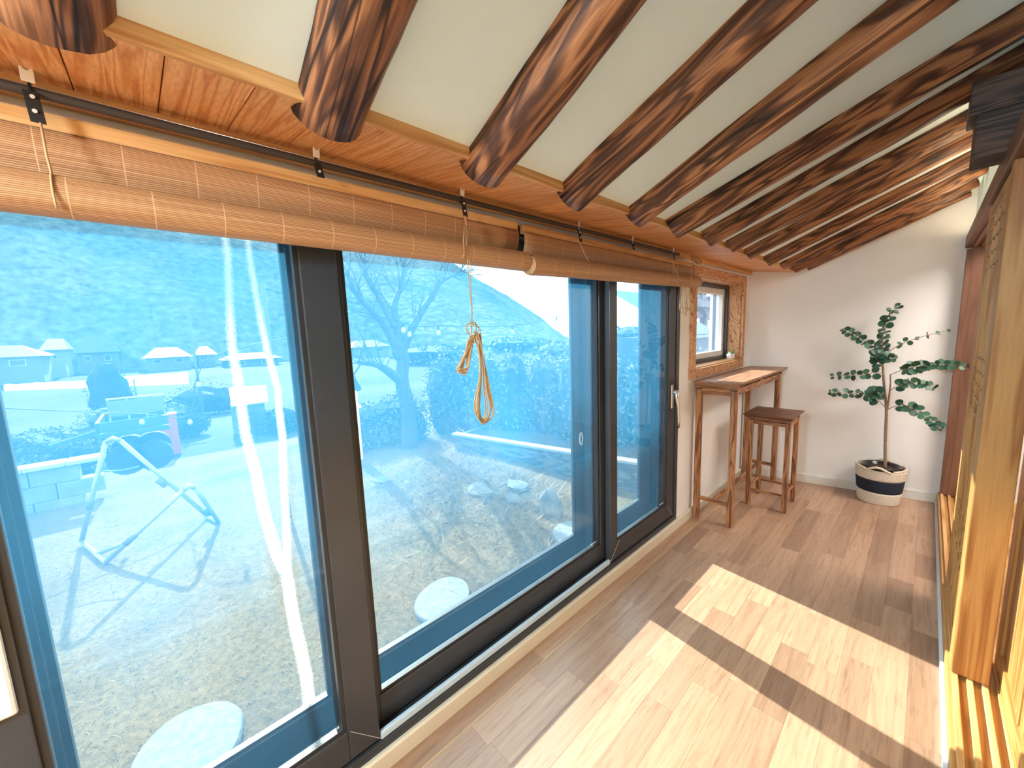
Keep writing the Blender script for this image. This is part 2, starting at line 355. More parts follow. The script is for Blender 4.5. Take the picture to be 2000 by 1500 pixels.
# soffit boards (children of the ceiling)
SW = 0.1165; smesh = []
def soffit_z(x): return 1.853 + (-0.80 - x) * 0.15
for k in range(4):
    m = MB(); g = 0.0009
    m.prism([(-1.14, g, soffit_z(-1.14)), (-0.8135, g, soffit_z(-0.8135)), (-0.8135, g, soffit_z(-0.8135) + 0.012), (-1.14, g, soffit_z(-1.14) + 0.012)], (0, SW - 2 * g, 0))
    smesh.append(m.mesh('soffit_board', M_soffit('X')))
y = -1.1
while y < 4.14:
    link('soffit_board', smesh[0], ceil, loc=(0, y, 0), bevel=0.001); y += SW
tm = MB(); tm.box(-0.813, -0.8005, -1.2, 4.13, 1.8525, 1.884)
tm.build('trim_2', M_pine('Y'), bevel=0.002, kind='structure', label='pale pine trim strip between soffit boards and plaster', category='trim')
tm = MB(); tm.box(-1.14, -1.122, -1.2, 4.05, 1.868, 1.902)
tm.build('trim_3', M_pine('Y'), bevel=0.002, kind='structure', label='pale pine batten where soffit boards meet the window wall', category='trim')

# ================================================================== RAFTERS
lows = [(-0.855, -0.045), (-0.85, 0.306), (-0.838, 0.684), (-0.825, 1.048), (-0.815, 1.440), (-0.805, 1.735), (-0.795, 2.090), (-0.795, 2.427), (-0.80, 2.750), (-0.80, 3.170), (-0.80, 3.600), (-0.79, 3.915), (-0.74, 4.115)]
ups = [-0.04, 0.307, 0.700, 1.09, 1.45, 1.96, 2.26, 2.62, 2.92, 3.28, 3.64, 3.99, 4.26]
random.seed(3)
for i, ((xl, yl), yu) in enumerate(zip(lows, ups)):
    r0 = [0.066, 0.066, 0.064, 0.063, 0.064, 0.064, 0.062, 0.061, 0.055, 0.058, 0.055, 0.054, 0.045][i]
    xe = 0.30
    if i >= 9: xe = [0.155, 0.16, 0.14, 0.12][i - 9]
    yu2 = yl + (yu - yl) * (xe - xl) / (0.12 - xl)
    off = [0.036, 0.016, 0.006, 0, 0, 0, 0, 0, 0, 0, 0, 0, 0][i] - 0.006
    A = Vector((xl, yl, cz(xl) + off)); Bv = Vector((xe, yu2, cz(xe) + off)); d = (Bv - A); L = d.length
    m = MB(); nseg = 26; nr = 22
    for j in range(nseg):
        t = j / (nseg - 1); xx = t * L
        wob = Vector((0, 0.006 * math.sin(t * 5 + i), 0.004 * math.sin(t * 4 + 2 * i)))
        for k in range(nr):
            a = 2 * math.pi * k / nr
            rr = r0 * (1 + 0.10 * (mnoise.noise(Vector((xx * 3.5 + i * 9, math.cos(a) * 0.9, math.sin(a) * 0.9)))) + 0.03 * mnoise.noise(Vector((xx * 16, 3 * math.cos(a), 3 * math.sin(a) + i))))
            m.v.append((xx + (0.006 * math.cos(a) if j == 0 else 0), rr * math.cos(a) + wob.y, rr * math.sin(a) + wob.z))
    for j in range(nseg - 1):
        for k in range(nr):
            l = (k + 1) % nr; m.f.append((j * nr + k, j * nr + l, (j + 1) * nr + l, (j + 1) * nr + k))
    m.f.append(tuple(reversed(range(nr)))); m.f.append(tuple((nseg - 1) * nr + k for k in range(nr)))
    me = m.mesh('log_rafter', M_log('X'), True)
    ex = d.normalized(); ey = Vector((0, 0, 1)).cross(ex).normalized(); ez = ex.cross(ey)
    mt = Matrix((ex, ey, ez)).transposed().to_4x4(); mt.translation = A
    where = ORD[12 - i] + ' from the white end wall'
    if i == 0: where = 'thickest, cut off by the upper left corner of the photo'
    if i == 12: where = 'lying against the white end wall, partly buried in its plaster'
    link('log_rafter', me, None, smooth=True, mtx=mt, label='dark stained log rafter, ' + where, category='rafter', group='log rafters across the sloping ceiling')

# ================================================================== LARGE WINDOW
win = thing('window_1', 'large black-framed double sliding window onto the garden', 'window', (-1.25, 0.6, WZ0), kind='structure')
XF = -1.136
fr = MB()
fr.box(-1.40, XF, WY0, WY1, WZ0, WZ0 + 0.034); fr.box(-1.40, XF, WY0, WY1, WZ1 - 0.045, WZ1)
fr.build('window_frame', black_pvc, win, bevel=0.002)
B(-1.40, XF, WY0, WY0 + 0.045, WZ0 + 0.034, WZ1 - 0.045).build('window_frame', black_pvc, win, bevel=0.002)
B(-1.40, XF, WY1 - 0.042, WY1, WZ0 + 0.034, WZ1 - 0.045).build('window_frame', black_pvc, win, bevel=0.002)
blue_rail = plain('track_rail_metal', (0.55, 0.60, 0.66), 0.25, 0.85)
for xr in (-1.165, -1.204, -1.315, -1.355):
    B(xr - 0.006, xr + 0.006, WY0 + 0.045, WY1 - 0.042, WZ0 + 0.034, WZ0 + 0.046).build('track_rail', blue_rail, win, bevel=0.002)
B(-1.1585, -1.1425, 0.4075, 1.7695, WZ0 + 0.0345, WZ0 + 0.062).build('track_rail', plain('pale_track_cover', (0.50, 0.66, 0.80), 0.25), win, bevel=0.004)
ZB, ZT = WZ0 + 0.046, WZ1 - 0.05
def sash(y0, y1, x, sl, sr, glass, zb=0.212, zt=1.765, dep=0.034, nm='sash'):
    """one sliding sash: two stiles, two rails, glass pane"""
    e = bpy.data.objects.new(nm, None); COL.objects.link(e); e.parent = win; e.matrix_parent_inverse = WM(win).inverted(); e.location = (x, (y0 + y1) / 2, ZB); e.empty_display_size = .05
    xa, xb = x - dep / 2, x + dep / 2
    B(xa, xb, y0, y0 + sl, ZB, ZT).build('stile', black_pvc, e, bevel=0.003)
    B(xa, xb, y1 - sr, y1, ZB, ZT).build('stile', black_pvc, e, bevel=0.003)
    B(xa, xb, y0 + sl, y1 - sr, ZB, zb).build('rail', black_pvc, e, bevel=0.003)
    B(xa, xb, y0 + sl, y1 - sr, zt, ZT).build('rail', black_pvc, e, bevel=0.003)
    # rubber gasket step around the pane
    g = MB(); w = 0.012; gx0, gx1 = xa + 0.006, xb - 0.006
    g.box(gx0, gx1, y0 + sl, y0 + sl + w, zb, zt); g.box(gx0, gx1, y1 - sr - w, y1 - sr, zb, zt); g.box(gx0, gx1, y0 + sl + w, y1 - sr - w, zb, zb + w); g.box(gx0, gx1, y0 + sl + w, y1 - sr - w, zt - w, zt)
    g.build('gasket', plain('gasket_rubber', (0.02, 0.02, 0.022), 0.5), e)
    B(x - 0.003, x + 0.003, y0 + sl + 0.002, y1 - sr - 0.002, zb + 0.002, zt - 0.002).build('glass_pane', glass, e)
    return e
XI, XI2, XO, XO2 = -1.159, -1.204, -1.315, -1.355
sL = sash(-0.37, 0.405, XI, 0.115, 0.097, G_in())
sR = sash(1.772, 2.556, XI, 0.066, 0.094, G_in())
sM = sash(0.345, 1.835, XI2, 0.085, 0.095, G_in())
oL = sash(-0.37, 0.400, XO, 0.115, 0.085, G_streak())
oR = sash(1.790, 2.556, XO, 0.066, 0.150, G_in())
oM = sash(0.345, 1.835, XO2, 0.085, 0.115, G_in())
sash(-1.90, -0.30, XI2, 0.09, 0.09, G_in()); sash(-1.90, -0.30, XO2, 0.09, 0.09, G_in())
# mitre joint lines on the near sash corners
for e, yy, s in ((sL, 0.405, -1), (sR, 1.772, 1), (sR, 2.556, -1)):
    m = MB(); m.bar((XI + 0.0175, yy, ZB), (XI + 0.0175, yy + s * 0.09, ZB + 0.10), 0.0012, 0.0012); m.build('mitre_joint', plain('joint_white', (0.6, 0.6, 0.6), 0.5), e)
# lever handle on the right sash
hx = XI + 0.017
def lever(parent, y, z0, z1, zl):
    m = MB(); m.box(hx, hx + 0.012, y - 0.014, y + 0.014, z0, z1); hb = m.build('handle_plate', steel, parent, bevel=0.004)
    m = MB(); m.tube([(hx + 0.01, y, z1 - 0.05), (hx + 0.035, y, z1 - 0.05)], 0.009, 12)
    pts = [(hx + 0.035, y, z1 - 0.035), (hx + 0.038, y + 0.002, z1 - 0.09), (hx + 0.044, y + 0.012, z1 - 0.14), (hx + 0.046, y + 0.018, zl + 0.04), (hx + 0.044, y + 0.019, zl)]
    m.tube(pts, [0.012, 0.012, 0.011, 0.010, 0.009], 12); m.build('handle_lever', steel, parent, smooth=True)
lever(sR, 2.502, 0.885, 1.045, 0.755)
m = MB(); m.box(hx, hx + 0.011, -0.315, -0.266, 0.735, 1.02); m.build('handle_plate', white_plastic, sL, bevel=0.008)
# small crescent latch on the outer middle sash
m = MB(); yl_, zl_ = 1.765, 0.80; xl_ = XO2 + 0.018
m.tube([(xl_ + 0.004, yl_ + 0.014 * math.cos(a), zl_ + 0.036 * math.sin(a)) for a in [i * math.pi / 8 for i in range(16)]], 0.004, 6, closed=True); m.build('latch', white_plastic, oM, smooth=True)
# etched maker marks in the glass corners
def etched(parent, y, z, x, size=0.010):
    cu = bpy.data.curves.new('etched_mark', 'FONT'); cu.body = 'E.MAXKING'; cu.size = size; cu.extrude = 0.0002; cu.align_x = 'RIGHT'
    o = bpy.data.objects.new('etched_mark_tmp', cu); COL.objects.link(o)
    dg = bpy.context.evaluated_depsgraph_get(); me = bpy.data.meshes.new_from_object(o.evaluated_get(dg)); bpy.data.objects.remove(o)
    me.materials.clear(); me.materials.append(plain('etch_white', (0.9, 0.95, 0.95), 0.6))
    mt = Matrix(((0, 0, 1, x), (1, 0, 0, y), (0, 1, 0, z), (0, 0, 0, 1)))
    link('etched_mark', me, parent, mtx=mt)
etched(sL, 0.288, 0.232, XI + 0.0036); etched(oL, 0.288, 0.232, XO + 0.0036)
etched(sM, 1.715, 0.232, XI2 + 0.0036); etched(oM, 1.70, 0.232, XO2 + 0.0036); etched(sR, 2.44, 0.232, XI + 0.0036); etched(oR, 2.38, 0.232, XO + 0.0036)

# ================================================================== SMALL WINDOW
w2 = thing('window_2', 'small window in figured wood casing above the bar table', 'window', (-1.2, 3.33, SZ0), kind='structure')
CX0, CX1 = -1.139, -1.118
B(CX0, CX1, 2.765, 3.895, SZ1 - 0.004, 1.842).build('casing_board', M_casing('Y'), w2, bevel=0.002)
B(CX0, CX1, 2.765, 3.895, 1.050, SZ0 + 0.004).build('casing_board', M_casing('Y'), w2, bevel=0.002)
B(CX0, CX1, SY1 - 0.002, 3.895, SZ0 + 0.004, SZ1 - 0.004).build('casing_board', M_casing('Z'), w2, bevel=0.002)
m = MB(); pts = []                      # left board with live, wavy outer edge
for k in range(13):
    z = SZ0 + 0.004 + (SZ1 - SZ0 - 0.008) * k / 12; pts.append((CX0, 2.765 + (0.022 * math.exp(-((z - 1.33) / 0.05) ** 2) + 0.008 * math.sin(z * 22)), z))
m.prism(pts + [(CX0, SY0 + 0.002, SZ1 - 0.004), (CX0, SY0 + 0.002, SZ0 + 0.004)], (CX1 - CX0, 0, 0)); m.build('casing_board', M_casing('Z'), w2)
# reveal lining
RX = -1.238
B(RX, CX0, SY0 - 0.002, SY0 + 0.012, SZ0 + 0.012, SZ1 - 0.012).build('reveal_board', M_casing('Z'), w2); B(RX, CX0, SY1 - 0.012, SY1 + 0.002, SZ0 + 0.012, SZ1 - 0.012).build('reveal_board', M_casing('Z'), w2)
B(RX, CX0, SY0, SY1, SZ1 - 0.012, SZ1 + 0.002).build('reveal_board', M_casing('Y'), w2); B(RX, CX0, SY0, SY1, SZ0 - 0.002, SZ0 + 0.012).build('window_sill', M_pine('Y'), w2)
def ring(name, mat, x0, x1, y0, y1, z0, z1, w, parent, bevel=0.002):
    for a in ((y0, y0 + w, z0, z1), (y1 - w, y1, z0, z1), (y0 + w, y1 - w, z0, z0 + w), (y0 + w, y1 - w, z1 - w, z1)):
        B(x0, x1, *a).build(name, mat, parent, bevel=bevel)
ring('window_frame', black_pvc, -1.36, RX, SY0, SY1, SZ0, SZ1, 0.042, w2)
ring('sash_frame', white_plastic, -1.315, -1.262, SY0 + 0.043, SY1 - 0.043, SZ0 + 0.043, SZ1 - 0.043, 0.046, w2)
B(-1.293, -1.287, SY0 + 0.089, SY1 - 0.089, SZ0 + 0.089, SZ1 - 0.089).build('glass_pane', G_small(), w2)

# ================================================================== RIGHT SIDE: sill, doors, header
B(2.6, 2.7, YB, 4.9, -0.1, 2.65).build('wall_right', white_wall, kind='structure', label='far white wall of the room behind the sliding doors', category='wall')
B(0.30, 2.6, YB, 4.9, -0.1, 0.086).build('floor_inner', M_door('Y'), kind='structure', label='raised wooden floor of the room behind the sliding doors', category='floor')
B(0.30, 2.7, YB, 4.9, 2.52, 2.60).build('ceiling_inner', plaster, kind='structure', label='flat ceiling of the room behind the sliding doors', category='ceiling')
lp = thing('fill_panel', 'added white fill panel, unseen in the room behind the open sliding door', 'lamp', (1.25, 3.35, 2.46))  # added lamp, out of view, brightens the far end through the door opening
B(0.62, 1.88, 2.72, 3.98, 2.475, 2.519).build('housing', white_plastic, lp, bevel=0.004)
_em, _nt, _b = newmat('fill_panel_glow'); _b.inputs['Base Color'].default_value = (0.9, 0.9, 0.9, 1); _b.inputs['Emission Color'].default_value = (1.0, 0.93, 0.86, 1); _b.inputs['Emission Strength'].default_value = 1.5
B(0.65, 1.85, 2.75, 3.95, 2.470, 2.4745).build('diffuser', _em, lp)
_ld = bpy.data.lights.new('fill_panel_light', 'AREA'); _ld.shape = 'SQUARE'; _ld.size = 1.2; _ld.energy = 15.0; _ld.color = (1.0, 0.95, 0.92)
_lo = bpy.data.objects.new('fill_panel_light', _ld); COL.objects.link(_lo); _lo.location = (1.25, 3.35, 2.462); _lo.parent = lp; _lo.matrix_parent_inverse = WM(lp).inverted()
sill = B(0.138, 0.30, YB, endwall_y(0.15) + 0.03, -0.1, 0.088).build('trim_4', M_door('Y'), bevel=0.003, kind='structure', label='wooden door sill along the right edge of the floor', category='door sill')
for k, xx in enumerate((0.150, 0.186, 0.222, 0.258)):
    B(xx, xx + 0.016, YB, 4.28, 0.088, 0.103).build('track_rib', M_pine('Y'), sill, bevel=0.002)
B(0.128, 0.1375, YB, 4.28, 0.0005, 0.030).build('trim_5', plain('white_edge_strip', (0.72, 0.76, 0.78), 0.4), kind='structure', label='white plastic edge strip between floor and door sill', category='trim')
# upper wall, header and dark timbers
B(0.172, 0.30, YB, 4.3, 2.06, 2.52).build('wall_right_upper', plaster, kind='structure', label='white plaster above the sliding door header', category='wall')
hd = B(0.138, 0.30, 0.2, endwall_y(0.15), 1.905, 1.985).build('trim_6', M_brown('Y'), bevel=0.004, kind='structure', label='brown wooden header above the sliding doors', category='trim')
for xx in (0.172, 0.205, 0.238):
    B(xx, xx + 0.014, 0.2, 4.26, 1.893, 1.905).build('track_rib', M_brown('Y'), hd)
B(0.176, 0.30, 0.2, endwall_y(0.15), 1.9855, 2.059).build('wall_plate_beam', M_beam('Y'), bevel=0.004, label='dark horizontal beam above the door header', category='beam')
tb = thing('timber_bracket', 'stack of two dark cut timbers under the rafters at upper right', 'timber', (0.11, 2.2, 1.96))
B(0.062, 0.172, 2.15, 2.32, 1.962, 2.105).build('lower_timber', M_beam('X'), tb, bevel=0.004)
B(0.044, 0.172, 2.155, 2.32, 2.106, 2.215).build('upper_timber', M_beam('X'), tb, bevel=0.004)
# cove light strip lying on the header ledge
_em2, _nt2, _b2 = newmat('led_strip'); _b2.inputs['Emission Color'].default_value = (1.0, 0.80, 0.50, 1); _b2.inputs['Emission Strength'].default_value = 2.0
ls_ = thing('cove_light', 'thin warm light strip lying on the ledge above the door header', 'lamp', (0.158, 3.3, 1.986))
B(0.150, 0.168, 2.36, 4.25, 1.9855, 1.992).build('strip', _em2, ls_)
_ld = bpy.data.lights.new('cove_strip_light', 'AREA'); _ld.shape = 'RECTANGLE'; _ld.size = 0.016; _ld.size_y = 1.85; _ld.energy = 1.0; _ld.color = (1.0, 0.80, 0.52)
_lo = bpy.data.objects.new('cove_strip_light', _ld); COL.objects.link(_lo); _lo.location = (0.158, 3.3, 1.994); _lo.rotation_euler = (math.pi, 0, 0); _lo.parent = ls_; _lo.matrix_parent_inverse = WM(ls_).inverted()
# far jamb panel
B(0.146, 0.30, 4.235, 4.285, 0.104, 1.892).build('door_jamb', M_brown('Z'), label='flat brown door jamb beside the end wall', category='door jamb', bevel=0.003)
# door post and slatted leaf
B(0.148, 0.238, 2.05, 2.105, 0.104, 1.95).build('door_post', M_door('Z'), label='broad honey-coloured door post facing the camera', category='door post', bevel=0.004)
def lattice_door(name, label, x0, x1, y0, y1, z0, z1, mat, st, midz, rung_groups, nv, paper, lower=True, group=None):
    d = thing(name, label, 'sliding door', ((x0 + x1) / 2, (y0 + y1) / 2, z0), kind='structure')
    if group: d['group'] = group
    B(x0, x1, y0, y0 + st, z0, z1).build('stile', mat('Z'), d, bevel=0.003); B(x0, x1, y1 - st, y1, z0, z1).build('stile', mat('Z'), d, bevel=0.003)
    B(x0, x1, y0 + st, y1 - st, z0, z0 + 0.09).build('rail', mat('Y'), d, bevel=0.003); B(x0, x1, y0 + st, y1 - st, z1 - 0.06, z1).build('rail', mat('Y'), d, bevel=0.003)
    if midz: B(x0, x1, y0 + st, y1 - st, midz, midz + 0.075).build('rail', mat('Y'), d, bevel=0.003)
    xm = (x0 + x1) / 2
    zl = midz + 0.075 if midz else z0 + 0.09
    B(xm - 0.002, xm + 0.002, y0 + st, y1 - st, zl, z1 - 0.06).build('paper_pane', paper, d)
    if midz:
        B(xm - 0.006, xm + 0.006, y0 + st, y1 - st, z0 + 0.09, midz).build('lower_panel', mat('Z'), d)
        for k in (1, 2):
            yy = y0 + st + (y1 - y0 - 2 * st) * k / 3
            B(x0 + 0.004, x1 - 0.004, yy - 0.018, yy + 0.018, z0 + 0.09, midz).build('muntin', mat('Z'), d, bevel=0.002)
    for zz in rung_groups:
        B(x0 + 0.004, x0 + 0.012, y0 + st, y1 - st, zz, zz + 0.010).build('lattice_bar', mat('Y'), d)
    for k in range(nv):
        yy = y0 + st + (y1 - y0 - 2 * st) * (k + 1) / (nv + 1)
        B(x0 + 0.003, x0 + 0.0119, yy - 0.005, yy + 0.005, zl, z1 - 0.06).build('lattice_bar', mat('Z'), d)
    return d
paper = plain('door_paper', (0.55, 0.47, 0.36), 0.8); gpaper = plain('ribbed_door_glass', (0.55, 0.62, 0.60), 0.25)
rg = [1.62 + 0.055 * k for k in range(5)] + [1.02 + 0.055 * k for k in range(5)] + [0.40 + 0.055 * k for k in range(4)]
lattice_door('door_1', 'sliding lattice door seen edge-on beyond the honey-coloured post', 0.150, 0.178, 2.107, 2.80, 0.104, 1.892, M_door, 0.10, None, rg, 3, paper)
lattice_door('door_2', 'sliding door with small glass grid at the right edge of the photo', 0.262, 0.292, 1.02, 2.22, 0.104, 1.892, M_door, 0.085, 0.79, [0.90 + 0.05 * k for k in range(18)], 18, gpaper)
lattice_door('door_3', 'sliding lattice door right beside the camera, out of frame', 0.262, 0.292, -0.25, 1.015, 0.104, 1.892, M_door, 0.085, 0.79, [0.95 + 0.12 * k for k in range(7)], 5, gpaper)
B(0.262, 0.292, YB, -0.26, 0.104, 1.892).build('door_4', M_door('Z'), kind='structure', label='plain wooden door panel behind the camera', category='sliding door')

# added globe lamp, unseen behind the camera, gives the corridor cool fill
def globe_lamp(label, loc, r, energy, drop, col=(1.0, 0.80, 0.58)):
    t = thing('globe_lamp', label, 'lamp', loc, None)
    zc = cz(loc[0])
    m = MB(); m.lathe([(0.05, 0), (0.05, -0.02), (0.012, -0.025), (0.012, -drop)], (loc[0], loc[1], zc - 0.001), 20); m.build('canopy', black_pvc, t, smooth=True)
    em, nt, b = newmat('lamp_glass'); b.inputs['Base Color'].default_value = (0.9, 0.88, 0.8, 1); b.inputs['Emission Color'].default_value = (*col, 1); b.inputs['Emission Strength'].default_value = 4.0
    m = MB(); m.lathe([(r * math.sin(a), -r * math.cos(a)) for a in [math.pi * (0.03 + 0.94 * i / 14) for i in range(15)]], (loc[0], loc[1], zc - drop - r * 0.96), 24); m.build('globe', em, t, smooth=True)
    ld = bpy.data.lights.new('lamp_light', 'POINT'); ld.energy = energy; ld.color = col; ld.shadow_soft_size = r * 1.05; lo = bpy.data.objects.new('lamp_light', ld); COL.objects.link(lo); lo.location = (loc[0], loc[1], zc - drop - r * 0.96)
    lo.parent = t; lo.matrix_parent_inverse = WM(t).inverted()
    for o in t.children:
        if o.name.startswith('globe'): o.visible_shadow = False
globe_lamp('added globe fill lamp, unseen behind the camera', (-0.35, -1.15, 1.9), 0.10, 34.0, 0.10, (0.82, 0.94, 1.0))

# ================================================================== BLINDS
bam = M_bamboo()
def roll_mesh(a, b, r, turns_n=28):
    m = MB(); a = Vector(a); b = Vector(b); L = (b - a).length; ax = (b - a).normalized(); e1 = Vector((0, 0, 1)); e1 = (e1 - ax * e1.dot(ax)).normalized(); e2 = ax.cross(e1)
    ns = 14; uv = []
    for j in range(ns):
        t = j / (ns - 1)
        for k in range(turns_n + 1):
            an = 2 * math.pi * k / turns_n; rr = r * (1 + 0.03 * math.sin(t * 9 + 3 * an) + 0.05 * math.sin(an + 1) * math.sin(6 * t))
            m.v.append(tuple(a + ax * (t * L) + (e1 * math.cos(an) + e2 * math.sin(an)) * rr)); uv.append((t * L, k / turns_n * 2 * math.pi * r / 0.0034))
    w = turns_n + 1
    for j in range(ns - 1):
        for k in range(turns_n): m.f.append((j * w + k, j * w + k + 1, (j + 1) * w + k + 1, (j + 1) * w + k))
    me = m.mesh('slat_roll', bam, True); ul = me.uv_layers.new(name='uv')
    for lp in me.loops: ul.data[lp.index].uv = uv[lp.vertex_index]
    return me, ax, e1, e2
def spiral_end(c, ax, e1, e2, r, parent):
    m = MB(); pts = []
    for i in range(120):
        t = i / 119; a = t * 5 * 2 * math.pi; rr = r * (0.12 + 0.84 * t); pts.append(Vector(c) + (e1 * math.cos(a) + e2 * math.sin(a)) * rr)
    m.tube(pts, 0.0024, 6); m.build('roll_end', bam, parent, smooth=True)
    m = MB(); pts = [Vector(c) + ax * 0.004 + (e1 * math.cos(a) + e2 * math.sin(a)) * r * 0.97 for a in [i * 2 * math.pi / 24 for i in range(24)]]
    m.v = [tuple(p) for p in pts]; m.f = [tuple(range(24))]; m.build('roll_end', plain('roll_core', (0.25, 0.12, 0.05), 0.8), parent)
def blind(label, y0, y1, zr0, zr1, r, zh, xr=-1.072):
    t = thing('bamboo_blind', label, 'blind', (-1.09, (y0 + y1) / 2, zr0), 'bamboo roll-up blinds')
    B(-1.116, -1.094, y0 + 0.012, y1 - 0.012, zh, zh + 0.034).build('headrail', M_pine('Y'), t, bevel=0.003)
    m = MB(); uv = []; ny, nz = 24, 14
    for j in range(ny + 1):
        f = j / ny; yy = y0 + 0.012 + (y1 - y0 - 0.024) * f
        zb = zr0 + (zr1 - zr0) * f
        for k in range(nz + 1):
            g = k / nz; z = zh + 0.004 + (zb + 0.005 - zh) * g
            x = -1.0935 - 0.020 * g * g + 0.004 * math.sin(g * 5) + 0.003 * math.sin(f * 11) * g
            m.v.append((x, yy, z)); uv.append((yy, z / 0.0034))
    w = nz + 1
    for j in range(ny):
        for k in range(nz): m.f.append((j * w + k, (j + 1) * w + k, (j + 1) * w + k + 1, j * w + k + 1))
    me = m.mesh('slat_panel', bam, True); ul = me.uv_layers.new(name='uv')
    for lp in me.loops: ul.data[lp.index].uv = uv[lp.vertex_index]
    o = link('slat_panel', me, t); sm = o.modifiers.new('thickness', 'SOLIDIFY'); sm.thickness = 0.002; sm.offset = -1
    a = (xr, y0, zr0); b = (-1.072, y1, zr1)
    me, ax, e1, e2 = roll_mesh(a, b, r); link('slat_roll', me, t)
    spiral_end(a, ax, e1, e2, r, t); spiral_end(b, -ax, e1, e2, r, t)
    return t
bl1 = blind('long bamboo blind rolled up above the left part of the window', -1.3, 1.085, 1.690, 1.692, 0.036, 1.806)
bl2 = blind('shorter bamboo blind rolled up above the right part of the window', 1.090, 2.690, 1.677, 1.716, 0.038, 1.806, -1.056)
rod = MB(); rod.tube([(-1.078, -1.3, 1.860), (-1.078, 2.43, 1.866)], 0.0085, 14); rod.build('hanging_rod', plain('dark_rod', (0.045, 0.035, 0.03), 0.7), smooth=True, label='thin dark rod carrying both bamboo blinds', category='rod')
cordm = plain('blind_cord', (0.40, 0.215, 0.09), 0.8, bmp=0.2); tanm = plain('tan_cord', (0.52, 0.34, 0.17), 0.8)
# hangers
hang = [(62, 1, 2), (617, 1, 1), (900, 1, 2), (1127, 0, 2), (1232, 0, 1), (1312, 0, 1)]
hl = ['nearest the left edge of the photo', 'with a single rivet, over the left window post', 'above the long hanging cord', 'just right of the gap between the blinds', 'second from the right end of the rod', 'at the right end of the rod']
for (px, wht, nr), lb in zip(hang, hl):
    yy = onx(px, 172 + px * 0.2455, -1.078).y
    t = thing('rod_hanger', 'black strap hanger on the blind rod, ' + lb, 'hanger', (-1.078, yy, 1.87), 'strap hangers on the blind rod')
    m = MB(); m.prism([(-1.066, yy - 0.008, 1.898), (-1.066, yy + 0.008, 1.898), (-1.070, yy + 0.008, 1.872), (-1.070, yy - 0.008, 1.872)], (0.003, 0, 0)); m.build('clip', white_plastic if wht else steel, t, bevel=0.001)
    m = MB(); m.tube([(-1.0655, yy, 1.892), (-1.063, yy, 1.892)], 0.004, 10); m.build('screw', steel, t)
    ln = 0.052 if nr == 2 else 0.034
    m = MB(); m.tube([(-1.078 + 0.0105 * math.cos(a), yy, 1.863 + 0.0105 * math.sin(a)) for a in [i * math.pi / 6 for i in range(12)]], 0.0022, 6, closed=True); m.build('ring', steel if not wht else black_fab, t, smooth=True)
    m = MB(); m.prism([(-1.0685, yy - 0.009, 1.858), (-1.0685, yy + 0.009, 1.858), (-1.062, yy + 0.013, 1.858 - ln), (-1.062, yy - 0.005, 1.858 - ln)], (0.0025, 0, 0)); m.build('strap', black_fab, t, bevel=0.0006)
    for k in range(nr):
        zz = 1.848 - k * 0.024 if nr == 2 else 1.838; m = MB(); xx = -1.0665 + (1.858 - zz) / ln * 0.0065 + 0.001; m.tube([(xx, yy + 0.002, zz), (xx + 0.0022, yy + 0.002, zz)], 0.0032, 10); m.build('rivet', white_plastic, t)
# cords lying on the blinds
def blind_cord(name, lab, y, ybot, z1=1.806, zr=1.69, r=0.036, mat=None, rad=0.0018):
    m = MB(); pts = [(-1.058, y, z1), (-1.050, y + (ybot - y) * 0.4, zr + 0.06)]
    for i in range(7):
        a = math.pi * (0.12 + 0.62 * i / 6); pts.append((-1.072 + (r + 0.003) * math.sin(a), ybot, zr + (r + 0.003) * math.cos(a)))
    m.tube(pts, rad, 6); return m.build(name, mat or tanm, smooth=True, label=lab, category='cord', group='cords over the rolled blinds')
y1 = onx(80, 250, -1.05).y
blind_cord('roll_cord', 'thin cord around the long blind near the left edge of the photo', y1, y1 + 0.002)
y2 = onx(1135, 480, -1.05).y; blind_cord('roll_cord', 'thin slack cord around the shorter blind below the strap right of the gap', y2, y2 + 0.07)

# pull cord hanging in front of the middle pane
xc = -1.045
top = onx(910, 420, xc)
pc = thing('pull_cord', 'long knotted pull cord hanging in front of the middle pane', 'cord', tuple(onx(945, 830, xc)))
m = MB(); m.lathe([(0.004, -0.018), (0.0085, -0.012), (0.0095, -0.004), (0.006, 0.003), (0.008, 0.009), (0.005, 0.016)], tuple(onx(909, 432, xc)), 14); m.build('wooden_bead', M_furn('Z'), pc, smooth=True)
kn = onx(921, 652, xc)
m = MB(); a = onx(909, 440, xc)
m.tube([a, onx(915, 540, xc), onx(921, 600, xc), kn], 0.0016, 6); m.tube([a + Vector((0, 0.004, 0)), onx(917, 540, xc) + Vector((0.003, 0.002, 0)), onx(922, 605, xc), kn], 0.0014, 6)
m.tube([a + Vector((0, -0.003, 0)), onx(905, 470, xc + 0.01), onx(907, 495, xc + 0.012), onx(903, 505, xc + 0.006)], 0.0014, 6)
m.build('hanging_string', tanm, pc, smooth=True)
random.seed(11)
def loopset(pts_px, n, spread, rad, name, parent, jitter=0.012, mat=tanm):
    m = MB()
    for i in range(n):
        dx = random.uniform(-1, 1) * jitter; sc = 1 + random.uniform(-0.65, 0.4)
        P = []
        c = np.mean(np.array(pts_px), axis=0)
        for px, py in pts_px:
            q = onx(c[0] + (px - c[0]) * sc, py + random.uniform(-6, 6), xc + dx + random.uniform(-1, 1) * 0.002); P.append(q)
        # Catmull-Rom closed
        out = []; k = len(P)
        for j in range(k):
            p0, p1, p2, p3 = P[j - 1], P[j], P[(j + 1) % k], P[(j + 2) % k]
            for s_ in range(5):
                t = s_ / 5; out.append(0.5 * ((2 * p1) + (p2 - p0) * t + (2 * p0 - 5 * p1 + 4 * p2 - p3) * t * t + (3 * p1 - p0 - 3 * p2 + p3) * t ** 3))
        m.tube(out, rad, 6, closed=True)
    m.build(name, mat, parent, smooth=True)
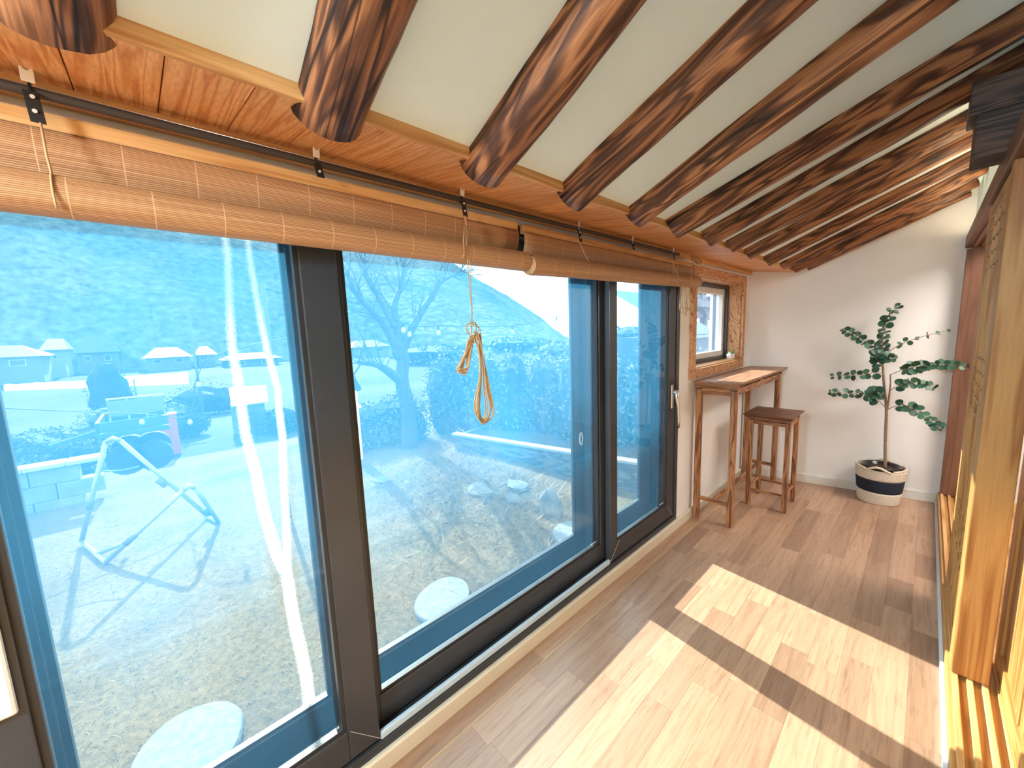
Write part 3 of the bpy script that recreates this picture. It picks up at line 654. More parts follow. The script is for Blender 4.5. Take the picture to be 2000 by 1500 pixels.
loopset([(922, 660), (912, 640), (920, 632), (934, 636), (936, 650), (926, 664)], 4, 1, 0.0015, 'top_loop', pc)
loopset([(919, 668), (906, 700), (896, 722), (902, 727), (913, 720), (916, 695)], 9, 1, 0.0021, 'short_loop', pc)
loopset([(928, 656), (936, 690), (937, 740), (929, 790), (935, 815), (950, 822), (960, 800), (953, 760), (944, 700), (936, 662)], 9, 1, 0.0021, 'long_loop', pc)
m = MB()
for k in range(5): 
    c = onx(917 + k * 1.2, 674 - k * 4.5, xc); m.tube([c + Vector((0.009 * math.cos(a), 0.010 * math.sin(a), 0.002 * math.sin(a))) for a in [i * math.pi / 6 for i in range(12)]], 0.0022, 6, closed=True)
m.build('knot', cordm, pc, smooth=True)
# right-hand tied cord bundle
XR = -1.03
rc = thing('tied_cord', 'tangled cord bundle hanging at the right end of the shorter blind', 'cord', tuple(onx(1337, 618, XR)))
def px_loops(lst, rad, name, mat, parent, X):
    m = MB()
    for L in lst:
        P = [onx(px, py, X + random.uniform(-0.01, 0.01)) for px, py in L]; out = []
        for j in range(len(P) - 1):
            p0, p1, p2, p3 = P[max(j - 1, 0)], P[j], P[j + 1], P[min(j + 2, len(P) - 1)]
            for s_ in range(5):
                t = s_ / 5; out.append(0.5 * ((2 * p1) + (p2 - p0) * t + (2 * p0 - 5 * p1 + 4 * p2 - p3) * t * t + (3 * p1 - p0 - 3 * p2 + p3) * t ** 3))
        out.append(P[-1]); m.tube(out, rad, 6)
    m.build(name, mat, parent, smooth=True)
px_loops([[(1314, 505), (1318, 525), (1330, 548), (1342, 556), (1350, 545), (1352, 515), (1349, 503)], [(1314, 505), (1316, 540), (1322, 552), (1330, 556)],
          [(1333, 557), (1329, 585), (1327, 603), (1334, 612), (1342, 606), (1341, 580), (1338, 557)], [(1336, 557), (1338, 590), (1340, 618)], [(1341, 557), (1346, 580), (1354, 600), (1352, 610), (1343, 600), (1340, 575)],
          [(1334, 557), (1332, 590), (1337, 615), (1341, 612), (1338, 585)], [(1330, 557), (1328, 595), (1335, 602), (1350, 604)]], 0.0020, 'hanging_string', tanm, rc, XR)
px_loops([[(1346, 500), (1355, 499), (1366, 505), (1370, 513), (1362, 512), (1350, 503)], [(1346, 500), (1358, 502), (1368, 510), (1366, 517), (1354, 507)], [(1347, 501), (1360, 505), (1363, 516), (1352, 508)], [(1346, 500), (1356, 504), (1359, 514), (1350, 506)]], 0.0022, 'top_coil', cordm, rc, XR)

# ================================================================== BAR TABLE
def frustum_top(x0, x1, y0, y1, z0, z1, inset):
    m = MB(); o = inset
    m.v = [(x0 + o, y0 + o, z0), (x1 - o, y0 + o, z0), (x1 - o, y1 - o, z0), (x0 + o, y1 - o, z0), (x0, y0, z1 - 0.008), (x1, y0, z1 - 0.008), (x1, y1, z1 - 0.008), (x0, y1, z1 - 0.008), (x0, y0, z1), (x1, y0, z1), (x1, y1, z1), (x0, y1, z1)]
    m.f = [(3, 2, 1, 0), (8, 9, 10, 11)] + [(i, (i + 1) % 4, 4 + (i + 1) % 4, 4 + i) for i in range(4)] + [(4 + i, 4 + (i + 1) % 4, 8 + (i + 1) % 4, 8 + i) for i in range(4)]
    return m
bt = thing('bar_table', 'tall narrow wooden bar table under the small window', 'table', (-0.99, 3.45, 0))
frustum_top(-1.116, -0.815, 2.785, 4.065, 1.012, 1.042, 0.022).build('tabletop', M_furntop('Y'), bt, bevel=0.001)
LX = (-1.098, -0.868); LY = (2.862, 3.985); hw = 0.019
for lx in LX:
    for ly in LY: B(lx - hw, lx + hw, ly - hw, ly + hw, 0, 0.978).build('leg', M_furn('Z'), bt, bevel=0.003)
for ly in LY:
    B(LX[0] + hw, LX[1] - hw, ly - 0.012, ly + 0.012, 0.940, 0.985).build('apron', M_furn('X'), bt, bevel=0.002)
    B(LX[0] - 0.02, LX[1] + 0.028, ly - 0.014, ly + 0.014, 0.985, 1.012).build('bearer', M_furn('X'), bt, bevel=0.002)
    B(LX[0] + hw, LX[1] - hw, ly - 0.009, ly + 0.009, 0.145, 0.172).build('stretcher', M_furn('X'), bt, bevel=0.002)
B(LX[1] - 0.011, LX[1] + 0.011, LY[0] + hw, LY[1] - hw, 0.945, 0.990).build('apron', M_furn('Y'), bt, bevel=0.002)
B(LX[0] - 0.011, LX[0] + 0.011, LY[0] + hw, LY[1] - hw, 0.945, 0.985).build('apron', M_furn('Y'), bt, bevel=0.002)
B(LX[1] - 0.013, LX[1] + 0.013, 3.41, 3.45, 0.9905, 1.012).build('spacer_block', M_furn('X'), bt, bevel=0.002)
B(-0.995, -0.971, LY[0] + 0.0095, LY[1] - 0.0095, 0.147, 0.171).build('footrest', M_furn('Y'), bt, bevel=0.002)
# ------------------------------------------------------------------ stool
st = thing('bar_stool', 'square wooden bar stool beside the bar table', 'stool', (-0.78, 3.5, 0))
frustum_top(-0.942, -0.617, 3.318, 3.69, 0.708, 0.738, 0.020).build('seat', M_seat('X'), st, bevel=0.001)
SXs = (-0.892, -0.650); SYs = (3.352, 3.625); hw = 0.016
for lx in SXs:
    for ly in SYs: B(lx - hw, lx + hw, ly - hw, ly + hw, 0, 0.692).build('leg', M_furn('Z'), st, bevel=0.003)
for ly in SYs:
    B(SXs[0] + hw, SXs[1] - hw, ly - 0.010, ly + 0.010, 0.662, 0.690).build('apron', M_furn('X'), st, bevel=0.002)
    B(SXs[0] - hw, SXs[1] + hw, ly - 0.010, ly + 0.010, 0.6925, 0.708).build('bearer', M_seat('X'), st, bevel=0.002)
    B(SXs[0] + hw, SXs[1] - hw, ly - 0.008, ly + 0.008, 0.118, 0.138).build('stretcher', M_furn('X'), st, bevel=0.002)
for lx in SXs:
    B(lx - 0.010, lx + 0.010, SYs[0] + hw, SYs[1] - hw, 0.662, 0.690).build('apron', M_furn('Y'), st, bevel=0.002)
    B(lx - 0.008, lx + 0.008, SYs[0] + hw, SYs[1] - hw, 0.135, 0.155).build('stretcher', M_furn('Y'), st, bevel=0.002)

# ------------------------------------------------------------------ succulents on the sill
for k, (yy, gc, lab) in enumerate(((3.735, (0.45, 0.62, 0.45), 'tiny white pot with a pale succulent on the window sill'), (3.793, (0.02, 0.42, 0.20), 'tiny white ribbed pot with a bright green succulent on the window sill'))):
    t = thing('succulent_pot', lab, 'potted plant', (-1.185, yy, SZ0 + 0.012), 'succulents on the small window sill')
    xx = -1.185; z0 = SZ0 + 0.0125
    m = MB(); n = 20; prof = [(0.018, 0), (0.022, 0.004), (0.024, 0.03), (0.0235, 0.045), (0.020, 0.045), (0.019, 0.036)]
    m.lathe(prof, (xx, yy, z0), n)
    if k: m.v = [(xx + (v[0] - xx) * (1 + 0.06 * ((i % n) % 2)), yy + (v[1] - yy) * (1 + 0.06 * ((i % n) % 2)), v[2]) for i, v in enumerate(m.v)]
    m.build('pot', plain('white_ceramic', (0.80, 0.78, 0.76), 0.3), t, smooth=not k)
    lm = MB(); lm.v = [(0, 0, 0), (0.007, 0, 0.008), (0.004, 0, 0.022), (0, 0, 0.03), (-0.004, 0, 0.022), (-0.007, 0, 0.008), (0, 0.004, 0.012)]
    lm.f = [(0, 1, 6), (1, 2, 6), (2, 3, 6), (3, 4, 6), (4, 5, 6), (5, 0, 6), (0, 5, 4, 3, 2, 1)]; me = lm.mesh('leaf', plain('succulent_%d' % k, gc, 0.5))
    for j in range(12):
        mt = Matrix.Translation((xx, yy, z0 + 0.038)) @ Matrix.Rotation(j * 2.4, 4, 'Z') @ Matrix.Rotation(-0.25 - 0.08 * (j % 6) * 1.6, 4, 'X'); link('leaf', me, t, mtx=mt)

# ================================================================== BASKET AND TREE
BC = (-0.180, 4.085)
bx, by = BC
bk = thing('rope_basket', 'cream rope basket with a broad navy band', 'basket', (bx, by, 0))
def rope_mat(name, c):
    if name in _mc: return _mc[name]
    m, nt, b = newmat(name); tc = N(nt, 'ShaderNodeTexCoord'); sx = N(nt, 'ShaderNodeSeparateXYZ'); nt.links.new(tc.outputs['Object'], sx.inputs[0])
    h = math_(nt, 'PINGPONG', math_(nt, 'MULTIPLY', sx.outputs[2], 130.0), 0.5)
    n = N(nt, 'ShaderNodeTexNoise', Scale=60.0, Detail=3.0); nt.links.new(tc.outputs['Object'], n.inputs['Vector'])
    cc = mixc(nt, 1.0, ramp(nt, n.outputs['Fac'], [(0.3, [x * 0.85 for x in c]), (0.7, c)]), ramp(nt, h, [(0.0, (0.7, 0.68, 0.65)), (0.2, (1, 1, 1))]), 'MULTIPLY')
    nt.links.new(cc, b.inputs['Base Color']); b.inputs['Roughness'].default_value = 0.85; bump(nt, b, h, 0.4, 0.003); _mc[name] = m; return m
cr = rope_mat('cream_rope', (0.78, 0.66, 0.52)); nv = rope_mat('navy_rope', (0.012, 0.017, 0.035))
def brad(z): return 0.122 + 0.028 * (z / 0.30)
def band(z0, z1, mat, nm, parent, notch=False):
    m = MB(); n = 48; zs = [z0 + (z1 - z0) * i / 10 for i in range(11)]; rows = []
    for z in zs: rows.append((brad(z) + (0.003 if abs(z - z0) > 1e-6 and abs(z - z1) > 1e-6 else 0), z))
    inner = [(brad(z) - 0.009, z) for z in reversed(zs)]
    o = 0; allr = rows + inner
    for r, z in allr:
        for k in range(n):
            a = 2 * math.pi * k / n; dz = 0
            m.v.append((bx + r * math.cos(a), by + r * 0.97 * math.sin(a), z + dz))
    R_ = len(allr)
    for i in range(R_):
        for k in range(n):
            l = (k + 1) % n; j = (i + 1) % R_; m.f.append((i * n + k, i * n + l, j * n + l, j * n + k))
    m.build(nm, mat, parent, smooth=True)
band(0.0, 0.095, cr, 'lower_wall', bk); band(0.0955, 0.195, nv, 'navy_band', bk, ); band(0.1955, 0.275, cr, 'upper_wall', bk)
m = MB(); m.lathe([(0.0, 0.001), (0.105, 0.001), (0.105, 0.008), (0, 0.008)], (bx, by, 0), 32); m.build('base', cr, bk)
# rim that rises towards the two sides, with handle loops front and back
for ang0, nm in ((-1.62, 'front'), (1.5, 'back')):
    m = MB(); pts = []; n = 22
    for i in range(n):
        t = i / (n - 1); a = ang0 + (t - 0.5) * 1.0; r = brad(0.275) - 0.003 + 0.010 * math.sin(t * math.pi); pts.append((bx + r * math.cos(a), by + r * 0.97 * math.sin(a), 0.272 + 0.034 * math.sin(t * math.pi) ** 1.5))
    m.tube(pts, 0.0085, 8); m.build('handle', cr, bk, smooth=True)
for ang0 in (0.0, math.pi):
    m = MB(); pts = []
    for i in range(24):
        t = i / 23; a = ang0 + (t - 0.5) * 2.0; r = brad(0.28) - 0.004; pts.append((bx + r * math.cos(a), by + r * 0.97 * math.sin(a), 0.279 + 0.010 * math.sin(t * math.pi)))
    m.tube(pts, 0.0075, 8); m.build('rim', cr, bk, smooth=True)
ptree = thing('potted_eucalyptus', 'slender potted eucalyptus tree standing in the rope basket', 'potted tree', (bx, by, 0.009))
m = MB(); m.lathe([(0.075, 0.010), (0.096, 0.05), (0.108, 0.25), (0.118, 0.275), (0.121, 0.29), (0.116, 0.297), (0.100, 0.290), (0.096, 0.262)], (bx + 0.004, by + 0.0, 0), 36); m.build('pot', plain('black_glazed_pot', (0.02, 0.014, 0.014), 0.18), ptree, smooth=True)
m = MB(); m.lathe([(0.0, 0.255), (0.095, 0.255), (0.095, 0.268), (0.0, 0.274)], (bx + 0.004, by, 0), 28); m.build('soil', plain('dark_soil', (0.05, 0.028, 0.018), 0.95, var=0.4, scale=60, bmp=0.8), ptree)
YP = by
def pp(px, py, dy=0.0): return ony(px, py, YP + dy)
bark = plain('eucalyptus_bark', (0.30, 0.20, 0.13), 0.8, var=0.25, scale=40, bmp=0.4)
def curve(pts, n=6):
    out = []
    for j in range(len(pts) - 1):
        p0, p1, p2, p3 = pts[max(j - 1, 0)], pts[j], pts[j + 1], pts[min(j + 2, len(pts) - 1)]
        for s_ in range(n):
            t = s_ / n; out.append(0.5 * ((2 * p1) + (p2 - p0) * t + (2 * p0 - 5 * p1 + 4 * p2 - p3) * t * t + (3 * p1 - p0 - 3 * p2 + p3) * t ** 3))
    out.append(pts[-1]); return out
tp = curve([Vector((pp(1730, 903).x, YP, 0.268)), pp(1729, 860), pp(1731, 800), pp(1727, 760), pp(1724, 710), pp(1724, 670)])
m = MB(); m.tube(tp, [0.0105 - 0.004 * i / len(tp) for i in range(len(tp))], 9); m.build('trunk', bark, ptree, smooth=True)
tp2 = curve([pp(1733, 798), pp(1737, 770, -0.02), pp(1739, 750, -0.03), pp(1739, 732, -0.03)])
m = MB(); m.tube(tp2, [0.006 - 0.002 * i / len(tp2) for i in range(len(tp2))], 8); m.build('side_stem', bark, ptree, smooth=True)
# leaf mesh: rounded, slightly cupped, tip notch
lm = MB(); n = 10; lm.v = [(0, 0.5, -0.05)]
for k in range(n):
    a = 2 * math.pi * k / n - math.pi / 2; r = 0.5; x = r * math.cos(a) * 0.98; y_ = 0.5 + r * math.sin(a); lm.v.append((x, y_, 0.10 * (x * x) * 4 - 0.05 + 0.05 * y_))
lm.f = [(0, 1 + k, 1 + (k + 1) % n) for k in range(n)]
def leafmat(nm, c1, c2):
    m, nt, b = newmat(nm); v = coords(nt); nz = N(nt, 'ShaderNodeTexNoise', Scale=5.0, Detail=3.0); nt.links.new(v, nz.inputs['Vector'])
    oi = N(nt, 'ShaderNodeObjectInfo'); f = math_(nt, 'ADD', math_(nt, 'MULTIPLY', oi.outputs['Random'], 0.7), math_(nt, 'MULTIPLY', nz.outputs['Fac'], 0.4))
    nt.links.new(ramp(nt, f, [(0.15, c1), (0.95, c2)]), b.inputs['Base Color']); b.inputs['Roughness'].default_value = 0.42; return m
leafme = lm.mesh('leaf', leafmat('eucalyptus_leaf', (0.018, 0.062, 0.036), (0.07, 0.19, 0.11)), True)
random.seed(21)
def branch(pix, size=0.036, start=0.12, step=0.030, dys=None, rad=0.0028, two=True):
    dys = dys or [0] * len(pix); pts = curve([pp(p[0], p[1], d) for p, d in zip(pix, dys)])
    m = MB(); m.tube(pts, [rad * (1 - 0.6 * i / len(pts)) for i in range(len(pts))], 6); br = m.build('branch', bark, ptree, smooth=True)
    seg = [0]
    for i in range(1, len(pts)): seg.append(seg[-1] + (pts[i] - pts[i - 1]).length)
    L = seg[-1]; s = start * L; k = 0
    while s <= L:
        i = max(j for j in range(len(seg)) if seg[j] <= s); i = min(i, len(pts) - 2)
        t = (pts[i + 1] - pts[i]).normalized(); p = pts[i] + t * (s - seg[i])
        fr_ = s / L; sz = 1.2 * size * (1.1 - 0.45 * fr_) * random.uniform(0.8, 1.15)
        side = t.orthogonal().normalized(); side = Matrix.Rotation(k * 1.571 + random.uniform(-0.5, 0.5), 3, t) @ side
        for sg in ((1, -1) if two else (1,)):
            dirv = (side * sg + t * random.uniform(0.1, 0.6) + Vector((0, 0, random.uniform(-0.35, 0.1)))).normalized()
            nrm = (Vector((random.uniform(-0.6, 0.6), -1, random.uniform(0.0, 0.9)))); nrm = (nrm - dirv * nrm.dot(dirv)); 
            if nrm.length < 0.2: nrm = dirv.orthogonal()
            nrm.normalize(); ex = dirv.cross(nrm)
            mt = Matrix((ex, dirv, nrm)).transposed().to_4x4() @ Matrix.Scale(sz, 4); mt.translation = p + dirv * 0.004
            link('leaf', leafme, br, mtx=mt)
        s += step * random.uniform(0.8, 1.2); k += 1
branch([(1724, 690), (1724, 660), (1731, 630), (1742, 608), (1754, 598)], 0.047, 0.05, 0.022)
branch([(1722, 700), (1708, 680), (1686, 665), (1662, 650), (1641, 642)], 0.042, 0.06, 0.026, [0, -.03, -.05, -.05, -.05])
branch([(1728, 694), (1752, 676), (1780, 664), (1815, 654), (1852, 645)], 0.030, 0.30, 0.046, [0, -.02, -.05, -.06, -.07], two=True)
branch([(1725, 730), (1705, 728), (1680, 732), (1650, 733), (1618, 735)], 0.040, 0.12, 0.042, [0, -.03, -.05, -.07, -.08])
branch([(1731, 798), (1710, 778), (1685, 770), (1650, 768), (1618, 766)], 0.044, 0.22, 0.032, [0, -.03, -.05, -.06, -.07])
branch([(1739, 732), (1765, 722), (1800, 715), (1840, 712), (1898, 716)], 0.044, 0.18, 0.024, [-.03, -.05, -.06, -.05, -.05])
branch([(1739, 762), (1758, 752), (1780, 748), (1805, 750), (1828, 758)], 0.050, 0.25, 0.022, [-.02, -.06, -.08, -.10, -.10])
branch([(1733, 800), (1755, 792), (1780, 796), (1810, 815), (1838, 838)], 0.044, 0.22, 0.026, [0, -.04, -.07, -.09, -.10])
branch([(1726, 780), (1716, 768), (1706, 762), (1700, 770), (1704, 782)], 0.046, 0.35, 0.014, [-.01, -.05, -.09, -.10, -.10])
branch([(1724, 715), (1715, 705), (1712, 695), (1722, 690), (1740, 700), (1748, 692)], 0.042, 0.1, 0.018, [0, -.03, -.06, -.08, -.08, -.08])

# ================================================================== OUTSIDE
_plain_in = plain
def plain(name, c, *a, **k): return _plain_in('out_' + name, [x * 0.45 for x in c], *a, **k)
GZ = -0.5
def terr(x, y):
    d = -x; z = GZ
    if d > 8: z = GZ - 0.9 * min(1, (d - 8) / 4)
    if d > 12: z -= 1.1 * min(1, (d - 12) / 26)
    z += 0.05 * mnoise.noise(Vector((x * 0.4, y * 0.4, 0)))
    # bank of rough soil on the right side of the yard
    z += 0.16 * math.exp(-((x + 3.9) / 1.6) ** 2 - ((y - 3.1) / 0.9) ** 2)
    if d > 12: z += 0.25 * mnoise.noise(Vector((x * 0.09, y * 0.09, 3)))
    return z
def ground_mat():
    m, nt, b = newmat('yard_ground'); tc = N(nt, 'ShaderNodeTexCoord'); v = tc.outputs['Object']
    n1 = N(nt, 'ShaderNodeTexNoise', Scale=0.9, Detail=5.0); n2 = N(nt, 'ShaderNodeTexNoise', Scale=26.0, Detail=5.0, Roughness=0.7)
    for n in (n1, n2): nt.links.new(v, n.inputs['Vector'])
    c = ramp(nt, n1.outputs['Fac'], [(0.35, (0.095, 0.064, 0.031)), (0.55, (0.135, 0.092, 0.045)), (0.72, (0.08, 0.07, 0.035))])
    c = mixc(nt, 1.0, c, ramp(nt, n2.outputs['Fac'], [(0.3, (0.55, 0.55, 0.55)), (0.65, (1.15, 1.12, 1.05))]), 'MULTIPLY')
    nt.links.new(c, b.inputs['Base Color']); b.inputs['Roughness'].default_value = 0.95; b.inputs['Specular IOR Level'].default_value = 0.1
    bump(nt, b, n2.outputs['Fac'], 0.6, 0.02); return m
def grid(x0, x1, y0, y1, nx, ny, fz):
    m = MB()
    for i in range(nx + 1):
        for j in range(ny + 1):
            x = x0 + (x1 - x0) * i / nx; y = y0 + (y1 - y0) * j / ny; m.v.append((x, y, fz(x, y)))
    w = ny + 1
    for i in range(nx):
        for j in range(ny): m.f.append((i * w + j, (i + 1) * w + j, (i + 1) * w + j + 1, i * w + j + 1))
    return m
grid(-13.0, -1.41, -12, 14, 90, 150, terr).build('garden_ground', ground_mat(), smooth=True, kind='structure', label='dry lawn and bare earth of the garden outside', category='ground')
far_g = plain('valley_fields', (0.075, 0.066, 0.045), 0.95, var=0.5, scale=0.12, spec=0.1)
grid(-140, -13.0, -120, 200, 60, 90, lambda x, y: terr(x, y) - (0.02 if x > -14 else 0)).build('valley_ground', far_g, kind='structure', label='brown fields of the valley floor beyond the garden', category='ground')
# right-hand near ground towards the small window
grid(-60, -13.0, 14, 15, 2, 2, terr)
def hill_h(az):      # silhouette elevation (tan) by azimuth parameter y/|x|
    pts = [(-2.0, 0.42), (-0.5, 0.40), (0.0, 0.36), (0.35, 0.265), (0.55, 0.225), (0.68, 0.198), (0.73, 0.165), (0.93, 0.092), (1.10, 0.03), (1.24, -0.02), (1.6, -0.035), (4, -0.03)]
    for (a0, h0), (a1, h1) in zip(pts, pts[1:]):
        if az <= a1: return h0 + (h1 - h0) * max(0, (az - a0)) / (a1 - a0)
    return -0.03
hm = MB(); na, nr_ = 150, 26
for i in range(na + 1):
    az = -1.6 + 4.6 * i / na; nx_ = 1 / math.hypot(1, az); ux, uy = -nx_, az * nx_
    for j in range(nr_ + 1):
        t = j / nr_; R_ = 95 + 130 * t
        top_ = max(hill_h(az), -0.03) * 225 + H
        z = -3.2 + (top_ + 3.2) * (t ** 0.85) + (2.2 * mnoise.noise(Vector((ux * R_ * 0.06, uy * R_ * 0.06, 1))) + 0.9 * mnoise.noise(Vector((ux * R_ * 0.3, uy * R_ * 0.3, 5)))) * min(1, t * 4)
        hm.v.append((ux * R_, uy * R_, z))
w = nr_ + 1
for i in range(na):
    for j in range(nr_): hm.f.append((i * w + j, i * w + j + 1, (i + 1) * w + j + 1, (i + 1) * w + j))
def hill_mat():
    m, nt, b = newmat('forest_hill'); tc = N(nt, 'ShaderNodeTexCoord')
    n1 = N(nt, 'ShaderNodeTexNoise', Scale=0.05, Detail=4.0); n2 = N(nt, 'ShaderNodeTexVoronoi', Scale=0.35); n3 = N(nt, 'ShaderNodeTexNoise', Scale=0.6, Detail=6.0, Roughness=0.75)
    for n in (n1, n2, n3): nt.links.new(tc.outputs['Object'], n.inputs['Vector'])
    c = ramp(nt, n1.outputs['Fac'], [(0.35, (0.05, 0.065, 0.05)), (0.65, (0.10, 0.10, 0.08))])
    c = mixc(nt, 1.0, c, ramp(nt, n3.outputs['Fac'], [(0.35, (0.5,) * 3), (0.7, (1.7,) * 3)]), 'MULTIPLY')
    nt.links.new(c, b.inputs['Base Color']); b.inputs['Roughness'].default_value = 1.0; b.inputs['Specular IOR Level'].default_value = 0.0
    bump(nt, b, n2.outputs['Distance'], 1.0, 2.0); return m
hm.build('hill', hill_mat(), smooth=True, kind='structure', label='wooded hill rising behind the valley', category='hill')

# grass blades (uncountable)
random.seed(5)
def straw_mat():
    m, nt, b = newmat('straw_grass'); tc = N(nt, 'ShaderNodeTexCoord'); n1 = N(nt, 'ShaderNodeTexNoise', Scale=1.3, Detail=4.0); n2 = N(nt, 'ShaderNodeTexNoise', Scale=40.0, Detail=2.0)
    for n in (n1, n2): nt.links.new(tc.outputs['Object'], n.inputs['Vector'])
    c = ramp(nt, n1.outputs['Fac'], [(0.40, (0.20, 0.14, 0.07)), (0.62, (0.165, 0.12, 0.056)), (0.70, (0.07, 0.095, 0.038))])
    c = mixc(nt, 1.0, c, ramp(nt, n2.outputs['Fac'], [(0.3, (0.6,) * 3), (0.7, (1.2,) * 3)]), 'MULTIPLY')
    nt.links.new(c, b.inputs['Base Color']); b.inputs['Roughness'].default_value = 0.8; return m
gm = MB()
def blade(x, y, h, w):
    z = terr(x, y) - 0.005; a = random.uniform(0, 6.28); l = random.uniform(1.0, 2.6) * h; b = random.uniform(0, 6.28)
    o = len(gm.v); dx, dy = math.cos(a) * w, math.sin(a) * w
    gm.v += [(x - dx, y - dy, z), (x + dx, y + dy, z), (x + math.cos(b) * l, y + math.sin(b) * l, z + h)]; gm.f.append((o, o + 1, o + 2))
for _ in range(80000):
    x = -1.5 - 7.3 * random.random() ** 1.5; y = random.uniform(-2.6, 1.5) + (-x) * 0.55 * random.random()
    blade(x, y, random.uniform(0.006, 0.02), random.uniform(0.002, 0.005))
for _ in range(9000):                   # taller weeds on the right bank
    x = random.gauss(-3.6, 0.9); y = random.gauss(2.7, 0.6)
    if x > -1.6 or y > 3.3: continue
    blade(x, y, random.uniform(0.03, 0.11), random.uniform(0.002, 0.006))
gm.build('lawn_grass', straw_mat(), kind='stuff', label='dry straw-coloured grass of the garden lawn', category='grass')

# stepping stones
stone = plain('stepping_stone', (0.24, 0.255, 0.26), 0.85, var=0.25, scale=30, bmp=0.5)
def stepping(cx, cy, rx, ry, rot, label, seed):
    m = MB(); n = 32; rows = [(1.0, -0.03), (1.0, 0.012), (0.965, 0.024), (0.5, 0.028)]
    for rr, z in rows:
        for k in range(n):
            a = 2 * math.pi * k / n; q = 1 + 0.05 * mnoise.noise(Vector((math.cos(a) * 1.3, math.sin(a) * 1.3, seed)))
            x, y_ = rx * rr * q * math.cos(a), ry * rr * q * math.sin(a); m.v.append((x * math.cos(rot) - y_ * math.sin(rot), x * math.sin(rot) + y_ * math.cos(rot), z))
    for i in range(3):
        for k in range(n):
            l = (k + 1) % n; m.f.append((i * n + k, i * n + l, (i + 1) * n + l, (i + 1) * n + k))
    m.f.append(tuple(3 * n + k for k in range(n)))
    link('stepping_stone', m.mesh('stepping_stone', stone), loc=(cx, cy, terr(cx, cy) + 0.012), label=label, category='stepping stone', group='round stepping stones in the lawn')
c = onz(866, 1178, GZ); stepping(c.x, c.y, 0.19, 0.24, 0.6, 'round grey stepping stone seen low in the middle pane', 1)
c = onz(372, 1462, GZ); stepping(c.x, c.y, 0.24, 0.21, 0.2, 'largest, nearest stepping stone at the bottom left of the photo', 2)
c = onz(1115, 1053, GZ); stepping(c.x, c.y, 0.17, 0.21, 0.5, 'stepping stone at the right end of the middle pane', 3)
# rocks
rockm = plain('pale_rock', (0.22, 0.205, 0.18), 0.9, var=0.25, scale=12, bmp=0.6)
rocks = [(1076, 1008, 0.13, 0.20, 'pointed pale slab of rock nearest the window frame'), (940, 968, 0.20, 0.07, 'wide flat pale rock in the rough grass'), (1010, 965, 0.15, 0.08, 'low rounded rock between the flat rock and the pointed slab'), (1005, 985, 0.11, 0.06, 'small rock in front of the low rounded rock'),
         (745, 935, 0.14, 0.03, 'thin flat stone lying near the window post')]
for k, (px, py, s, h, lab) in enumerate(rocks):
    c = onz(px, py, GZ + 0.05); m = MB(); nn = 14; mm = 8
    for i in range(mm + 1):
        th = math.pi * i / mm
        for j in range(nn):
            a = 2 * math.pi * j / nn; q = 1 + 0.45 * mnoise.noise(Vector((math.sin(th) * math.cos(a) * 1.2, math.sin(th) * math.sin(a) * 1.2, math.cos(th) + k * 7)))
            m.v.append((s * q * math.sin(th) * math.cos(a), s * 0.7 * q * math.sin(th) * math.sin(a), h * q * math.cos(th)))
    for i in range(mm):
        for j in range(nn):
            l = (j + 1) % nn; m.f.append((i * nn + j, i * nn + l, (i + 1) * nn + l, (i + 1) * nn + j))
    link('garden_rock', m.mesh('garden_rock', rockm), loc=(c.x, c.y, terr(c.x, c.y) + h * 0.3), label=lab, category='rock', group='pale rocks in the rough grass')

# planter wall
pl = thing('raised_bed', 'dark timber raised garden bed below the hedge', 'planter', (-4.0, 3.7, GZ))
pA = onz(890, 893, GZ); pB = onz(1122, 940, GZ); pD = (pB - pA).normalized(); pB2 = pA + pD * 3.2; pn = Vector((-pD.y, pD.x, 0)); pn = pn if pn.y > 0 else -pn
pm_ = wood('weathered_board', (0.05, 0.05, 0.05), (0.085, 0.08, 0.075), (0.12, 0.11, 0.10), 'X', 10, 0.1, 4, 0.8, 0.4)
for k in range(2):
    z0 = GZ - 0.05 + k * 0.205
    for (a, b) in ((pA, pA + pD * 1.6), (pA + pD * 1.604, pB2)):
        m = MB(); m.prism([(a.x, a.y, z0), (b.x, b.y, z0), (b.x + pn.x * 0.05, b.y + pn.y * 0.05, z0), (a.x + pn.x * 0.05, a.y + pn.y * 0.05, z0)], (0, 0, 0.20)); m.build('plank', pm_, pl)
a = pA + pn * 0.052; b = pA + pn * 1.4
m = MB(); m.prism([(a.x, a.y, GZ), (b.x, b.y, GZ), (b.x + pD.x * 0.05, b.y + pD.y * 0.05, GZ), (a.x + pD.x * 0.05, a.y + pD.y * 0.05, GZ)], (0, 0, 0.355)); m.build('plank', pm_, pl)
a = pA - pn * 0.03 - pD * 0.04; b = pB2 - pn * 0.03
m = MB(); m.prism([(a.x, a.y, GZ + 0.36), (b.x, b.y, GZ + 0.36), (b.x + pn.x * 0.13, b.y + pn.y * 0.13, GZ + 0.36), (a.x + pn.x * 0.13, a.y + pn.y * 0.13, GZ + 0.36)], (0, 0, 0.03)); m.build('cap_board', plain('cap_board_grey', (0.42, 0.41, 0.38), 0.7), pl)
a = pA + pn * 0.06; b = pB2 + pn * 0.06
m = MB(); m.prism([(a.x, a.y, GZ), (b.x, b.y, GZ), (b.x + pn.x * 1.3, b.y + pn.y * 1.3, GZ), (a.x + pn.x * 1.3, a.y + pn.y * 1.3, GZ)], (0, 0, 0.28)); m.build('bed_soil', plain('bed_soil', (0.12, 0.09, 0.06), 0.95, var=0.4, scale=20, bmp=0.6), pl)

